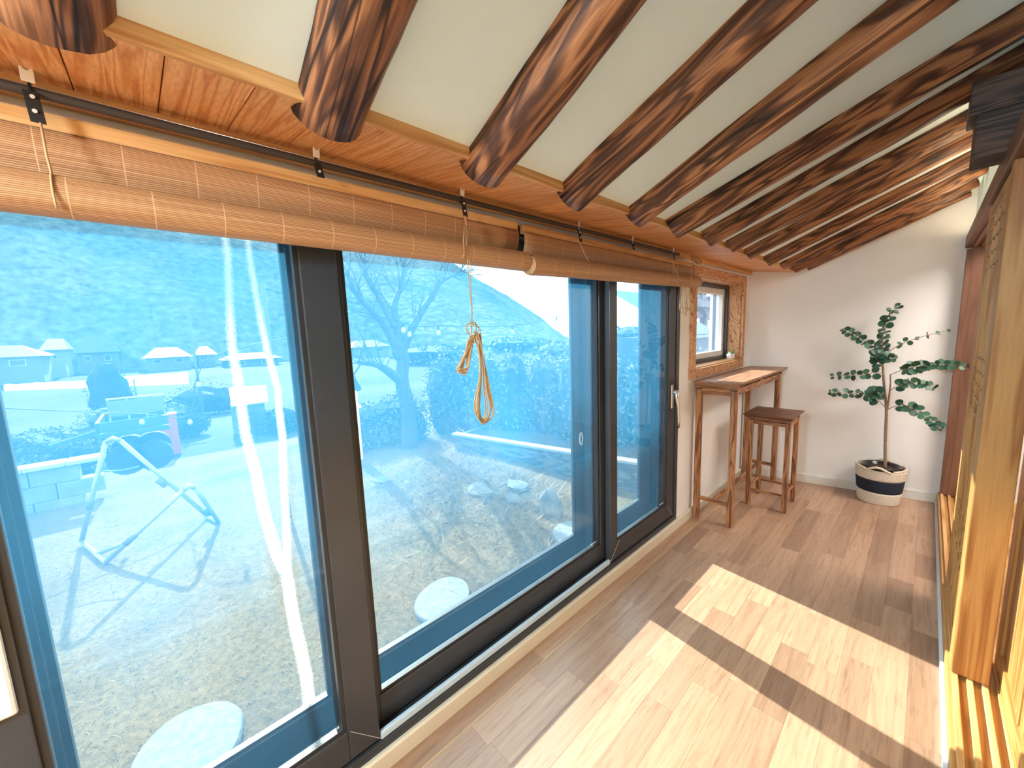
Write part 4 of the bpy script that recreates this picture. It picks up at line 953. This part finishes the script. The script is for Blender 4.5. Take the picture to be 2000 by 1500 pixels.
# hedge behind the bed: twiggy foliage cards around a core
def foliage(name, label, cat, core, nleaf, c1, c2, ls=0.05, top_bright=False, group=None):
    """core: list of (centre, radii) ellipsoids"""
    t = thing(name, label, cat, (core[0][0][0], core[0][0][1], core[0][0][2] - core[0][1][2]), group)
    m = MB(); lf = MB()
    for (c, r) in core:
        o = len(m.v); nn, mm = 12, 8
        for i in range(mm + 1):
            th = math.pi * i / mm
            for j in range(nn):
                a = 2 * math.pi * j / nn; v = Vector((math.sin(th) * math.cos(a), math.sin(th) * math.sin(a), math.cos(th))); q = 0.82 + 0.25 * mnoise.noise(v * 2 + Vector(c)); m.v.append((c[0] + r[0] * v.x * q, c[1] + r[1] * v.y * q, c[2] + r[2] * v.z * q))
        for i in range(mm):
            for j in range(nn):
                l = (j + 1) % nn; m.f.append((o + i * nn + j, o + i * nn + l, o + (i + 1) * nn + l, o + (i + 1) * nn + j))
        for _ in range(nleaf // len(core)):
            v = Vector((random.gauss(0, 1), random.gauss(0, 1), random.gauss(0, 1))).normalized() * random.uniform(0.8, 1.08)
            p = Vector((c[0] + r[0] * v.x, c[1] + r[1] * v.y, c[2] + r[2] * v.z)); e1 = Vector((random.gauss(0, 1), random.gauss(0, 1), random.gauss(0, 1))).normalized(); e2 = e1.orthogonal().normalized(); s = ls * random.uniform(0.5, 1.3)
            o2 = len(lf.v); lf.v += [tuple(p - e1 * s), tuple(p + e2 * s * 0.4), tuple(p + e1 * s), tuple(p - e2 * s * 0.4)]; lf.f.append((o2, o2 + 1, o2 + 2, o2 + 3))
    m.build('core', plain(name + '_core', c1, 0.95, var=0.4, scale=9), t); lf.build('foliage', plain(name + '_leaf', c2, 0.8, var=0.4, scale=15), t, kind='stuff')
    return t
random.seed(9)
hedge_core = []
for k in range(9):
    u = k / 8; c = pA + pD * (-1.3 + 4.6 * u) + pn * (1.15 + 0.1 * math.sin(k * 2)); hedge_core.append(((c.x, c.y, GZ + 0.75), (0.42, 0.42, 0.90 + 0.06 * math.sin(k * 3))))
foliage('hedge', 'dense dark hedge behind the raised bed', 'hedge', hedge_core, 7000, (0.035, 0.04, 0.025), (0.16, 0.15, 0.09), 0.045)
c = onz(735, 880, GZ); foliage('shrub', 'low tangled shrub at the foot of the bare tree', 'shrub', [((c.x - 0.4, c.y, GZ + 0.3), (0.55, 0.5, 0.5)), ((c.x - 0.2, c.y + 0.6, GZ + 0.35), (0.55, 0.5, 0.55))], 2600, (0.04, 0.045, 0.03), (0.20, 0.17, 0.10), 0.04)

# bare tree
random.seed(33)
tb_ = onz(800, 880, GZ); XT = tb_.x
btree = thing('bare_tree', 'leafless garden tree with crooked branches behind the middle pane', 'tree', tuple(tb_))
tbark = plain('tree_bark', (0.10, 0.085, 0.07), 0.9, var=0.3, scale=12, bmp=0.6)
def tx(px, py, dx=0): return onx(px, py, XT + dx)
m = MB(); tr_ = curve([Vector((tb_.x, tb_.y, GZ - 0.1)), tx(797, 800), tx(785, 745), tx(787, 705), tx(780, 672)]); m.tube(tr_, [0.14 - 0.05 * i / len(tr_) for i in range(len(tr_))], 10); m.build('trunk', tbark, btree, smooth=True)
def limb(pix, r0, twigs, dx=0.0):
    P = curve([tx(a, b, dx * i / len(pix)) for i, (a, b) in enumerate(pix)], 5); m = MB(); m.tube(P, [r0 * (1 - 0.75 * i / len(P)) for i in range(len(P))], 7)
    for _ in range(twigs):
        i = random.randrange(len(P) // 3, len(P)); p = P[i]; d = (P[min(i + 1, len(P) - 1)] - P[max(0, i - 1)]).normalized() + Vector((random.gauss(0, .6), random.gauss(0, .6), random.gauss(0.35, .5))); d.normalize()
        q = [p]; L = random.uniform(0.35, 0.9)
        for s_ in range(5): d = (d + Vector((random.gauss(0, .15), random.gauss(0, .15), random.gauss(0.08, .12)))).normalized(); q.append(q[-1] + d * L / 5)
        m.tube(q, [0.015 * (1 - 0.8 * s_ / 5) for s_ in range(6)], 4)
        for __ in range(2):
            k = random.randrange(1, 5); d2 = (d + Vector((random.gauss(0, .7), random.gauss(0, .7), random.gauss(0.2, .5)))).normalized(); m.tube([q[k], q[k] + d2 * 0.2, q[k] + d2 * 0.36 + Vector((0, 0, 0.05))], [0.006, 0.004, 0.002], 4)
    m.build('branch', tbark, btree, smooth=True)
limb([(783, 690), (800, 650), (820, 615), (845, 575), (858, 545)], 0.09, 15, 0.3)
limb([(780, 680), (776, 640), (770, 600), (782, 560), (790, 510)], 0.09, 14, -0.3)
limb([(782, 700), (760, 650), (735, 615), (700, 580), (680, 540)], 0.08, 14, 0.2)
limb([(790, 750), (765, 730), (735, 712), (700, 708)], 0.10, 9, 0.4)
limb([(770, 640), (745, 590), (720, 550), (712, 500)], 0.05, 12, -0.2)
limb([(845, 575), (860, 553), (880, 540), (900, 535)], 0.045, 12, 0.2)
limb([(700, 760), (690, 740), (682, 715), (676, 690)], 0.05, 4, 0.4)

# hammock stand
hs = thing('hammock_stand', 'empty folding metal hammock stand on the lawn', 'hammock stand', tuple(onz(208, 1103, GZ)))
galv = plain('galvanised_tube', (0.55, 0.60, 0.66), 0.35, 0.6); joint = plain('plastic_joint', (0.10, 0.11, 0.12), 0.5)
f1 = onz(160, 1062, GZ) + Vector((0, 0, 0.025)); f2 = onz(208, 1103, GZ) + Vector((0, 0, 0.025)); f3 = onz(427, 1024, GZ) + Vector((0, 0, 0.025)); f4 = f3 + (f1 - f2) * 0.9
aA = onx(206, 864, -5.35); aB = onx(358, 958, -4.75); aB.z = max(aB.z, 0.0)
def post(a, b, nm='post'):
    m = MB(); m.tube([a, b], 0.021, 10); o = m.build(nm, galv, hs, smooth=True); return o
sl_ = [(f1, aA), (aA + Vector((0.02, 0.10, 0)), f4 * 0.25 + f3 * 0.75 + Vector((-0.12, -0.02, 0)))]
for a, b in sl_: post(a, b)
m = MB(); m.tube([aA, aA + Vector((0.0, 0.05, 0.03)), aA + Vector((0.02, 0.10, 0))], 0.024, 10); m.build('top_bracket', galv, hs, smooth=True)
post(f2, aB); post(aB + Vector((0.0, 0.09, 0)), f3)
m = MB(); m.tube([aB, aB + Vector((0, 0.045, 0.03)), aB + Vector((0, 0.09, 0))], 0.024, 10); m.build('top_bracket', galv, hs, smooth=True)
post(f1, f2, 'foot_bar'); post(f3, f4 * 0.35 + f3 * 0.65, 'foot_bar')
for a, b, u in ((f2, aB, 0.30), (f4 * 0.25 + f3 * 0.75, aA, 0.5), (f3, aB, 0.35), (f1, aA, 0.38)):
    p = a + (b - a) * u; d = (b - a).normalized(); m = MB(); m.tube([p - d * 0.05, p + d * 0.05], 0.027, 10); m.build('joint_clamp', joint, hs, smooth=True)
post(f2 + (f1 - f2) * 0.35, f2 + (aB - f2) * 0.30, 'brace')
m = MB(); p = f1 + (aA - f1) * 0.72; q = aA + (f3 - aA) * 0.28; m.tube(curve([p, (p + q) / 2 + Vector((0, 0, -0.02)), q]), 0.006, 6); m.build('strap', plain('blue_strap', (0.12, 0.25, 0.5), 0.7), hs, smooth=True)

# low block wall + tarpaulin-covered pile at the left lawn edge
tan_ = plain('grey_block', (0.30, 0.31, 0.30), 0.9, var=0.2, scale=5)
gw = thing('block_wall', 'low grey block wall at the left edge of the lawn', 'wall', tuple(onz(60, 1000, GZ)))
c = onz(140, 985, GZ)
for r_ in range(3):
    for k in range(7):
        y0 = c.y - 2.75 + k * 0.41 + (0.2 if r_ % 2 else 0); B(c.x - 0.2, c.x, y0, y0 + 0.40, GZ - 0.1 + r_ * 0.2, GZ + 0.095 + r_ * 0.2).build('block', tan_, gw, bevel=0.006)
for k in range(3):
    y0 = c.y - 0.66 + k * 0.34 ; B(c.x - 0.24, c.x + 0.04, y0, y0 + 0.33, GZ + 0.5, GZ + 0.55).build('cap_stone', plain('cap_stone', (0.62, 0.62, 0.60), 0.8), gw, bevel=0.006)

# flatbed trailer beyond the lawn edge
tk = thing('flatbed_trailer', 'small blue flatbed trailer with a rack parked beyond the lawn', 'trailer', (-12.2, 0.2, -1.5))
bluep = plain('blue_trailer_paint', (0.05, 0.14, 0.32), 0.4); rubber = plain('tyre_rubber', (0.02, 0.02, 0.02), 0.8); glassd = plain('dark_glass', (0.05, 0.07, 0.09), 0.1)
tkx = -10.6
def tkp(px, py): return onx(px, py, tkx)
a = tkp(190, 862); b = tkp(332, 838); z0 = min(a.z, b.z)
gz = terr(tkx, 0)
B(tkx - 1.5, tkx, a.y, b.y, z0 + 0.03, z0 + 0.13).build('bed_floor', bluep, tk, bevel=0.01)
B(tkx - 0.06, tkx, a.y + 0.02, b.y, z0 + 0.14, z0 + 0.34).build('side_board', bluep, tk, bevel=0.01)
B(tkx - 1.5, tkx - 1.44, a.y + 0.02, b.y, z0 + 0.14, z0 + 0.34).build('side_board', bluep, tk, bevel=0.01)
B(tkx - 1.5, tkx, a.y, a.y + 0.05, z0 + 0.14, z0 + 0.34).build('tail_board', bluep, tk, bevel=0.01)
for yy in (a.y + 0.35, b.y - 0.3):
    for xx in (tkx - 0.16, tkx - 1.3):
        wr = max(0.16, min(0.3, (z0 + 0.02 - gz) / 1.0)); m = MB(); m.tube([(xx - 0.09, yy, gz + wr), (xx + 0.09, yy, gz + wr)], wr, 18); m.build('wheel', rubber, tk)
m = MB(); m.bar((tkx - 0.75, a.y, z0 + 0.08), (tkx - 0.75, a.y - 0.7, z0 - 0.1), 0.08, 0.08); m.build('drawbar', bluep, tk)
rk0, rk1 = a.y + 0.16, b.y - 0.02
for k in range(4):
    yy = rk0 + (rk1 - rk0 - 0.03) * k / 3; B(tkx - 0.62, tkx - 0.58, yy, yy + 0.03, z0 + 0.131, z0 + 0.70).build('rack_post', plain('rack_grey', (0.5, 0.52, 0.54), 0.5), tk)
B(tkx - 0.575, tkx - 0.56, rk0, rk1, z0 + 0.36, z0 + 0.68).build('rack_panel', plain('rack_panel', (0.22, 0.25, 0.28), 0.5), tk)
B(tkx - 0.62, tkx - 0.56, rk0, rk1, z0 + 0.701, z0 + 0.73).build('rack_rail', plain('rack_grey', (0.5, 0.52, 0.54), 0.5), tk)
c = onx(328, 848, -13.9); t = thing('red_bin', 'dull red storage bin standing beside the trailer', 'bin', tuple(c))
gzb = terr(-13.9, c.y); B(-14.1, -13.75, c.y - 0.22, c.y + 0.22, gzb, c.z + 0.52).build('body', plain('dull_red', (0.75, 0.10, 0.08), 0.6), t, bevel=0.02); B(-14.12, -13.73, c.y - 0.24, c.y + 0.24, c.z + 0.521, c.z + 0.57).build('lid', plain('dull_red_lid', (0.8, 0.16, 0.13), 0.6), t, bevel=0.01)

# shed with white roof
xs = -15.0; sh = thing('small_shed', 'small shed with a bright white lean-to roof', 'shed', tuple(onx(487, 850, xs)))
p0, p1, p2, p3 = onx(447, 760, xs - 1.1), onx(519, 755, xs - 1.1), onx(524, 786, xs + 0.1), onx(452, 795, xs + 0.1)
m = MB(); m.prism([p0, p1, p2, p3], (0, 0, 0.05)); m.build('roof', plain('white_sheet_roof', (0.85, 0.86, 0.86), 0.5), sh)
gs = terr(xs, p3.y); B(xs - 0.95, xs, p3.y + 0.08, p2.y - 0.1, gs, min(p3.z, p2.z) - 0.02).build('wall', plain('shed_wall', (0.16, 0.18, 0.20), 0.8), sh)
B(xs, xs + 0.03, p3.y + 0.45, p3.y + 0.95, gs, gs + 0.75).build('door', plain('shed_door', (0.10, 0.12, 0.14), 0.8), sh)

# plastic-mulched field strip (white)
fm = MB(); xs0 = -36
for i in range(60):
    u = i / 59; px = 8 + 360 * u; top_ = 752 - 20 * u - (4 if 0.6 < u else 0); bot = 764 - 16 * u
    a = onz(px, top_, -2.35); b = onz(px, bot, -2.35); hz_ = 0.35 + 0.12 * mnoise.noise(Vector((u * 20, 0, 0)))
    for q, dz in ((b, -0.3), (b + (a - b) * 0.15, hz_), (b + (a - b) * 0.85, hz_), (a, -0.3)): fm.v.append((q.x, q.y, terr(q.x, q.y) + dz))
for i in range(59):
    for k in range(3): fm.f.append((i * 4 + k, (i + 1) * 4 + k, (i + 1) * 4 + k + 1, i * 4 + k + 1))
fm.build('plastic_tunnel', plain('white_film', (0.85, 0.86, 0.87), 0.5), smooth=True, label='long low row covered in white plastic film in the valley field', category='crop cover')

# valley houses
def house(name, label, px0, px1, py_base, x, hwall, hroof, wallc, roofc, depth=6.0, hip=0.25, nwin=2):
    a = onx(px0, py_base, x); b = onx(px1, py_base, x); gz = min(a.z, b.z); gz0 = min(gz, terr(x, (a.y + b.y) / 2)) ; y0, y1 = a.y, b.y; Lw = y1 - y0
    t = thing(name, label, 'house', (x, (y0 + y1) / 2, gz0), 'houses in the valley')
    B(x - depth, x, y0, y1, gz0, gz + hwall).build('wall', plain('house_wall_%s' % str(wallc), wallc, 0.9), t)
    m = MB(); e = 0.5; zb = gz + hwall; xm = x - depth / 2
    m.v = [(x + e, y0 - e, zb), (x + e, y1 + e, zb), (x - depth - e, y1 + e, zb), (x - depth - e, y0 - e, zb), (xm, y0 + Lw * hip, zb + hroof), (xm, y1 - Lw * hip, zb + hroof)]
    m.f = [(0, 1, 5, 4), (1, 2, 5), (2, 3, 4, 5), (3, 0, 4), (3, 2, 1, 0)]; m.build('roof', plain('house_roof_%s' % str(roofc), roofc, 0.6), t)
    for k in range(nwin):
        yy = y0 + Lw * (k + 0.5) / nwin; wn_ = B(x, x + 0.05, yy - Lw * 0.09, yy + Lw * 0.09, gz + hwall * 0.35, gz + hwall * 0.8).build('window', plain('house_window_frame', (0.5, 0.5, 0.5), 0.5), t); B(x + 0.051, x + 0.06, yy - Lw * 0.075, yy + Lw * 0.075, gz + hwall * 0.4, gz + hwall * 0.76).build('pane', glassd, wn_)
W1, R1_, R2_ = (0.20, 0.20, 0.19), (0.085, 0.10, 0.115), (0.06, 0.07, 0.08)
house('farmhouse', 'long low house with pale roof at the far left of the valley', -120, 84, 722, -74, 1.7, 1.4, W1, R1_)
house('farmhouse', 'small white gabled house between the long house and the broad dark roof', 92, 128, 710, -84, 2.0, 1.6, (0.30, 0.30, 0.29), (0.13, 0.145, 0.16), hip=0.05, nwin=1)
house('farmhouse', 'house with broad dark hipped roof above the evergreen', 152, 232, 712, -93.5, 2.2, 3.0, (0.18, 0.17, 0.16), R2_)
house('farmhouse', 'pale hipped-roof house in the middle of the left pane', 286, 372, 712, -84, 1.4, 1.6, W1, R1_)
house('farmhouse', 'grey-roofed house just right of the pale hipped-roof house', 388, 420, 706, -86, 1.3, 1.4, W1, R1_)
house('farmhouse', 'low barn with long light eave near the window post', 444, 545, 714, -80, 1.5, 1.0, (0.12, 0.13, 0.14), (0.14, 0.155, 0.17))
house('farmhouse', 'cottage half hidden behind the bare tree', 690, 760, 690, -80, 1.6, 1.4, W1, R1_)
house('farmhouse', 'distant cottage left of the hanging cord loops', 830, 880, 690, -86, 1.6, 1.4, W1, R1_)
house('farmhouse', 'distant cottage right of the hanging cord loops', 960, 1010, 688, -86, 1.6, 1.4, W1, R1_)

# bushes and evergreen in the valley
random.seed(14)
def bushy(label, px, py, x, r, hgt, n=2200, nm='valley_bush', cat='bush', c1=(0.03, 0.04, 0.03), c2=(0.07, 0.09, 0.06), ls=0.05, grp='bushes beyond the lawn'):
    c = onx(px, py, x); z0 = terr(x, c.y); foliage(nm, label, cat, [((x, c.y, z0 + hgt / 2), (r, r, hgt / 2)), ((x + 0.2 * r, c.y + 0.5 * r, z0 + hgt * 0.4), (r * 0.7, r * 0.7, hgt * 0.4))], n, c1, c2, ls, group=grp)
bushy('dark slender evergreen in front of the white field row', 215, 790, -26, 0.8, 3.0, 700, 'evergreen_tree', 'tree', (0.012, 0.03, 0.016), (0.03, 0.06, 0.03), grp=None)
bushy('broad low dark bush left of the blue trailer', 70, 830, -14, 1.0, 1.1); bushy('dark bush right behind the blue trailer', 262, 790, -21, 1.6, 1.2)
bushy('bush with pale tips above the red bin', 335, 800, -17, 0.8, 1.1, c2=(0.22, 0.22, 0.19)); bushy('rounded bush left of the white-roofed shed', 405, 790, -24, 1.5, 1.6)
bushy('pale twiggy bush right of the white-roofed shed', 545, 815, -14.5, 0.55, 0.8, c2=(0.3, 0.3, 0.27), ls=0.07); bushy('wide bush at the far left edge of the lawn', -60, 860, -11.5, 1.0, 1.1)
bushy('distant thicket below the hill right of the cord', 1010, 705, -60, 7, 3.2, 700, ls=0.5); bushy('distant thicket below the hill near the sash edge', 1100, 700, -38, 5, 2.6, 700, ls=0.4); bushy('distant thicket behind the bare tree', 840, 708, -52, 6, 2.6, 700, ls=0.4)
bushy('distant thicket seen through the right-hand sash', 1225, 690, -40, 9, 4.6, 700, ls=0.5)

# utility poles
for k, (px, py, x, h) in enumerate(((395, 800, -22, 5.0), (264, 760, -34, 1.8))):
    c = onx(px, py, x); z0 = terr(x, c.y); t = thing('utility_pole', ['tall thin pole left of the white-roofed shed', 'short dark post in front of the white field row'][k], 'pole', (x, c.y, z0))
    m = MB(); m.tube([(x, c.y, z0 - 0.2), (x, c.y, z0 + h)], [0.06, 0.04], 10); m.build('shaft', plain('pole_grey', (0.16, 0.17, 0.17), 0.8), t, smooth=True)
    if k == 0:
        m = MB(); m.bar((x, c.y - 0.5, z0 + h - 0.3), (x, c.y + 0.5, z0 + h - 0.3), 0.07, 0.07); m.build('crossarm', plain('pole_grey', (0.16, 0.17, 0.17), 0.8), t)

# string lights
pole_g = plain('pole_grey', (0.16, 0.17, 0.17), 0.8)
def string_lights(label, pix, x, sag=0.12):
    P = [onx(a, b, x) + Vector((0, 0, 0.13)) for a, b in pix]; P.sort(key=lambda v: v.y)
    t = thing('string_lights', label, 'string lights', tuple(P[0]), 'bulb string lights in the garden')
    pts = [P[0] + Vector((0, -1.5, 0.35))] + P + [P[-1] + Vector((0, 1.6, 0.30))]; m = MB(); m.tube(curve(pts), 0.006, 5); m.build('wire', black_fab, t, smooth=True)
    for e_ in (pts[0], pts[-1]):
        zg = terr(e_.x, e_.y); m = MB(); m.tube([(e_.x, e_.y, zg - 0.1), (e_.x, e_.y, e_.z + 0.05)], 0.02, 8); m.build('support_pole', pole_g, t, smooth=True)
    for p in P:
        m = MB(); m.tube([p, p + Vector((0, 0, -0.06))], 0.014, 8); so = m.build('socket', black_fab, t)
        m = MB(); m.lathe([(0.010, -0.058), (0.020, -0.075), (0.027, -0.098), (0.022, -0.12), (0.008, -0.132)], tuple(p), 12); m.build('bulb', plain('bulb_white', (0.85, 0.83, 0.75), 0.3), so, smooth=True)
string_lights('string of white bulbs in front of the hill behind the cord', [(788, 650), (800, 658), (857, 655), (1001, 652), (1087, 633)], -4.6)
string_lights('lower string of white bulbs in front of the blue trailer', [(278, 829), (372, 829), (388, 756), (443, 705)], -6.5)

# slatted white fence bit beside the tree
wf = thing('picket_panel', 'short white picket panel beside the left window post', 'fence', tuple(onz(692, 830, GZ)))
for k in range(3):
    c = onx(686 + k * 5.5, 780, -6.0); B(-6.03, -6.0, c.y - 0.018, c.y + 0.018, GZ - 0.1, onx(686, 742 + k * 3, -6.0).z).build('picket', white_plastic, wf)
c = onx(690, 800, -6.0); B(-6.06, -6.03, c.y - 0.12, c.y + 0.14, c.z, c.z + 0.05).build('rail', white_plastic, wf)

# view from the small window : neighbouring shed with corrugated roof, branch and post
nb = thing('neighbour_shed', 'neighbouring shed with corrugated blue-white roof outside the small window', 'shed', (-3.6, 9.0, GZ))
Xn = -3.0
def np_(px, py, x=Xn): return onx(px, py, x)
a = np_(1352, 652); b = np_(1404, 652); lowL = np_(1352, 640); 
m = MB(); nn = 26; y0, y1 = np_(1340, 640).y, np_(1402, 640).y; zt_, zb_ = np_(1390, 612).z, np_(1390, 652).z
for k in range(nn * 2 + 1):
    yy = y0 + (y1 - y0) * k / (nn * 2); dz = 0.03 if k % 2 else 0; m.v += [(Xn, yy, zb_ + dz), (Xn - 1.6, yy, zt_ + 0.55 + dz)]
for k in range(nn * 2): m.f.append((k * 2, k * 2 + 2, k * 2 + 3, k * 2 + 1))
o = m.build('corrugated_roof', plain('corrugated_sheet', (0.26, 0.36, 0.42), 0.5), nb); sm = o.modifiers.new('thickness', 'SOLIDIFY'); sm.thickness = 0.012
B(Xn - 1.5, Xn - 0.15, y0 + 0.1, y1 - 0.1, GZ, zb_ - 0.02).build('wall', plain('shed_plaster', (0.12, 0.13, 0.15), 0.9), nb)
B(Xn - 0.06, Xn + 0.02, y0, y1, zb_ - 0.06, zb_ - 0.012).build('eave_board', plain('eave_board', (0.25, 0.28, 0.30), 0.7), nb)
ep = thing('eave_post', 'dark square timber post outside the small window', 'post', (-1.9, np_(1400, 640, -1.9).y, GZ))
yy = np_(1399, 640, -1.9).y; B(-1.98, -1.80, yy, yy + 0.40, GZ + 0.12, 2.6).build('shaft', M_beam('Z'), ep); B(-2.03, -1.75, yy - 0.05, yy + 0.45, GZ - 0.1, GZ + 0.1195).build('foot_stone', rockm, ep)
random.seed(2)
nt_ = thing('broken_timber_pile', 'jumble of weathered timbers beyond the small window', 'timber pile', tuple(np_(1370, 640, -4.2)))
tm_ = wood('weathered_timber', (0.03, 0.028, 0.027), (0.065, 0.058, 0.053), (0.11, 0.095, 0.085), 'Y', 10, 0.1, 4, 0.8, 0.4)
for k, (p, q, w_) in enumerate([((1345, 590), (1408, 600), .22), ((1352, 575), (1378, 615), .2), ((1345, 622), (1402, 600), .18), ((1362, 560), (1366, 600), .34), ((1380, 585), (1405, 580), .2), ((1345, 606), (1390, 622), .15), ((1375, 612), (1408, 622), .2), ((1388, 590), (1408, 606), .16)]):
    m = MB(); m.bar(np_(*p, -4.2 - 0.1 * k), np_(*q, -4.2 - 0.1 * k), w_, w_ * 0.8); m.build('timber', tm_, nt_)
for px in (1350, 1375, 1400):
    q = np_(px, 610, -4.6); m = MB(); m.box(q.x - 0.09, q.x + 0.09, q.y - 0.09, q.y + 0.09, GZ - 0.1, q.z); m.build('prop', tm_, nt_)
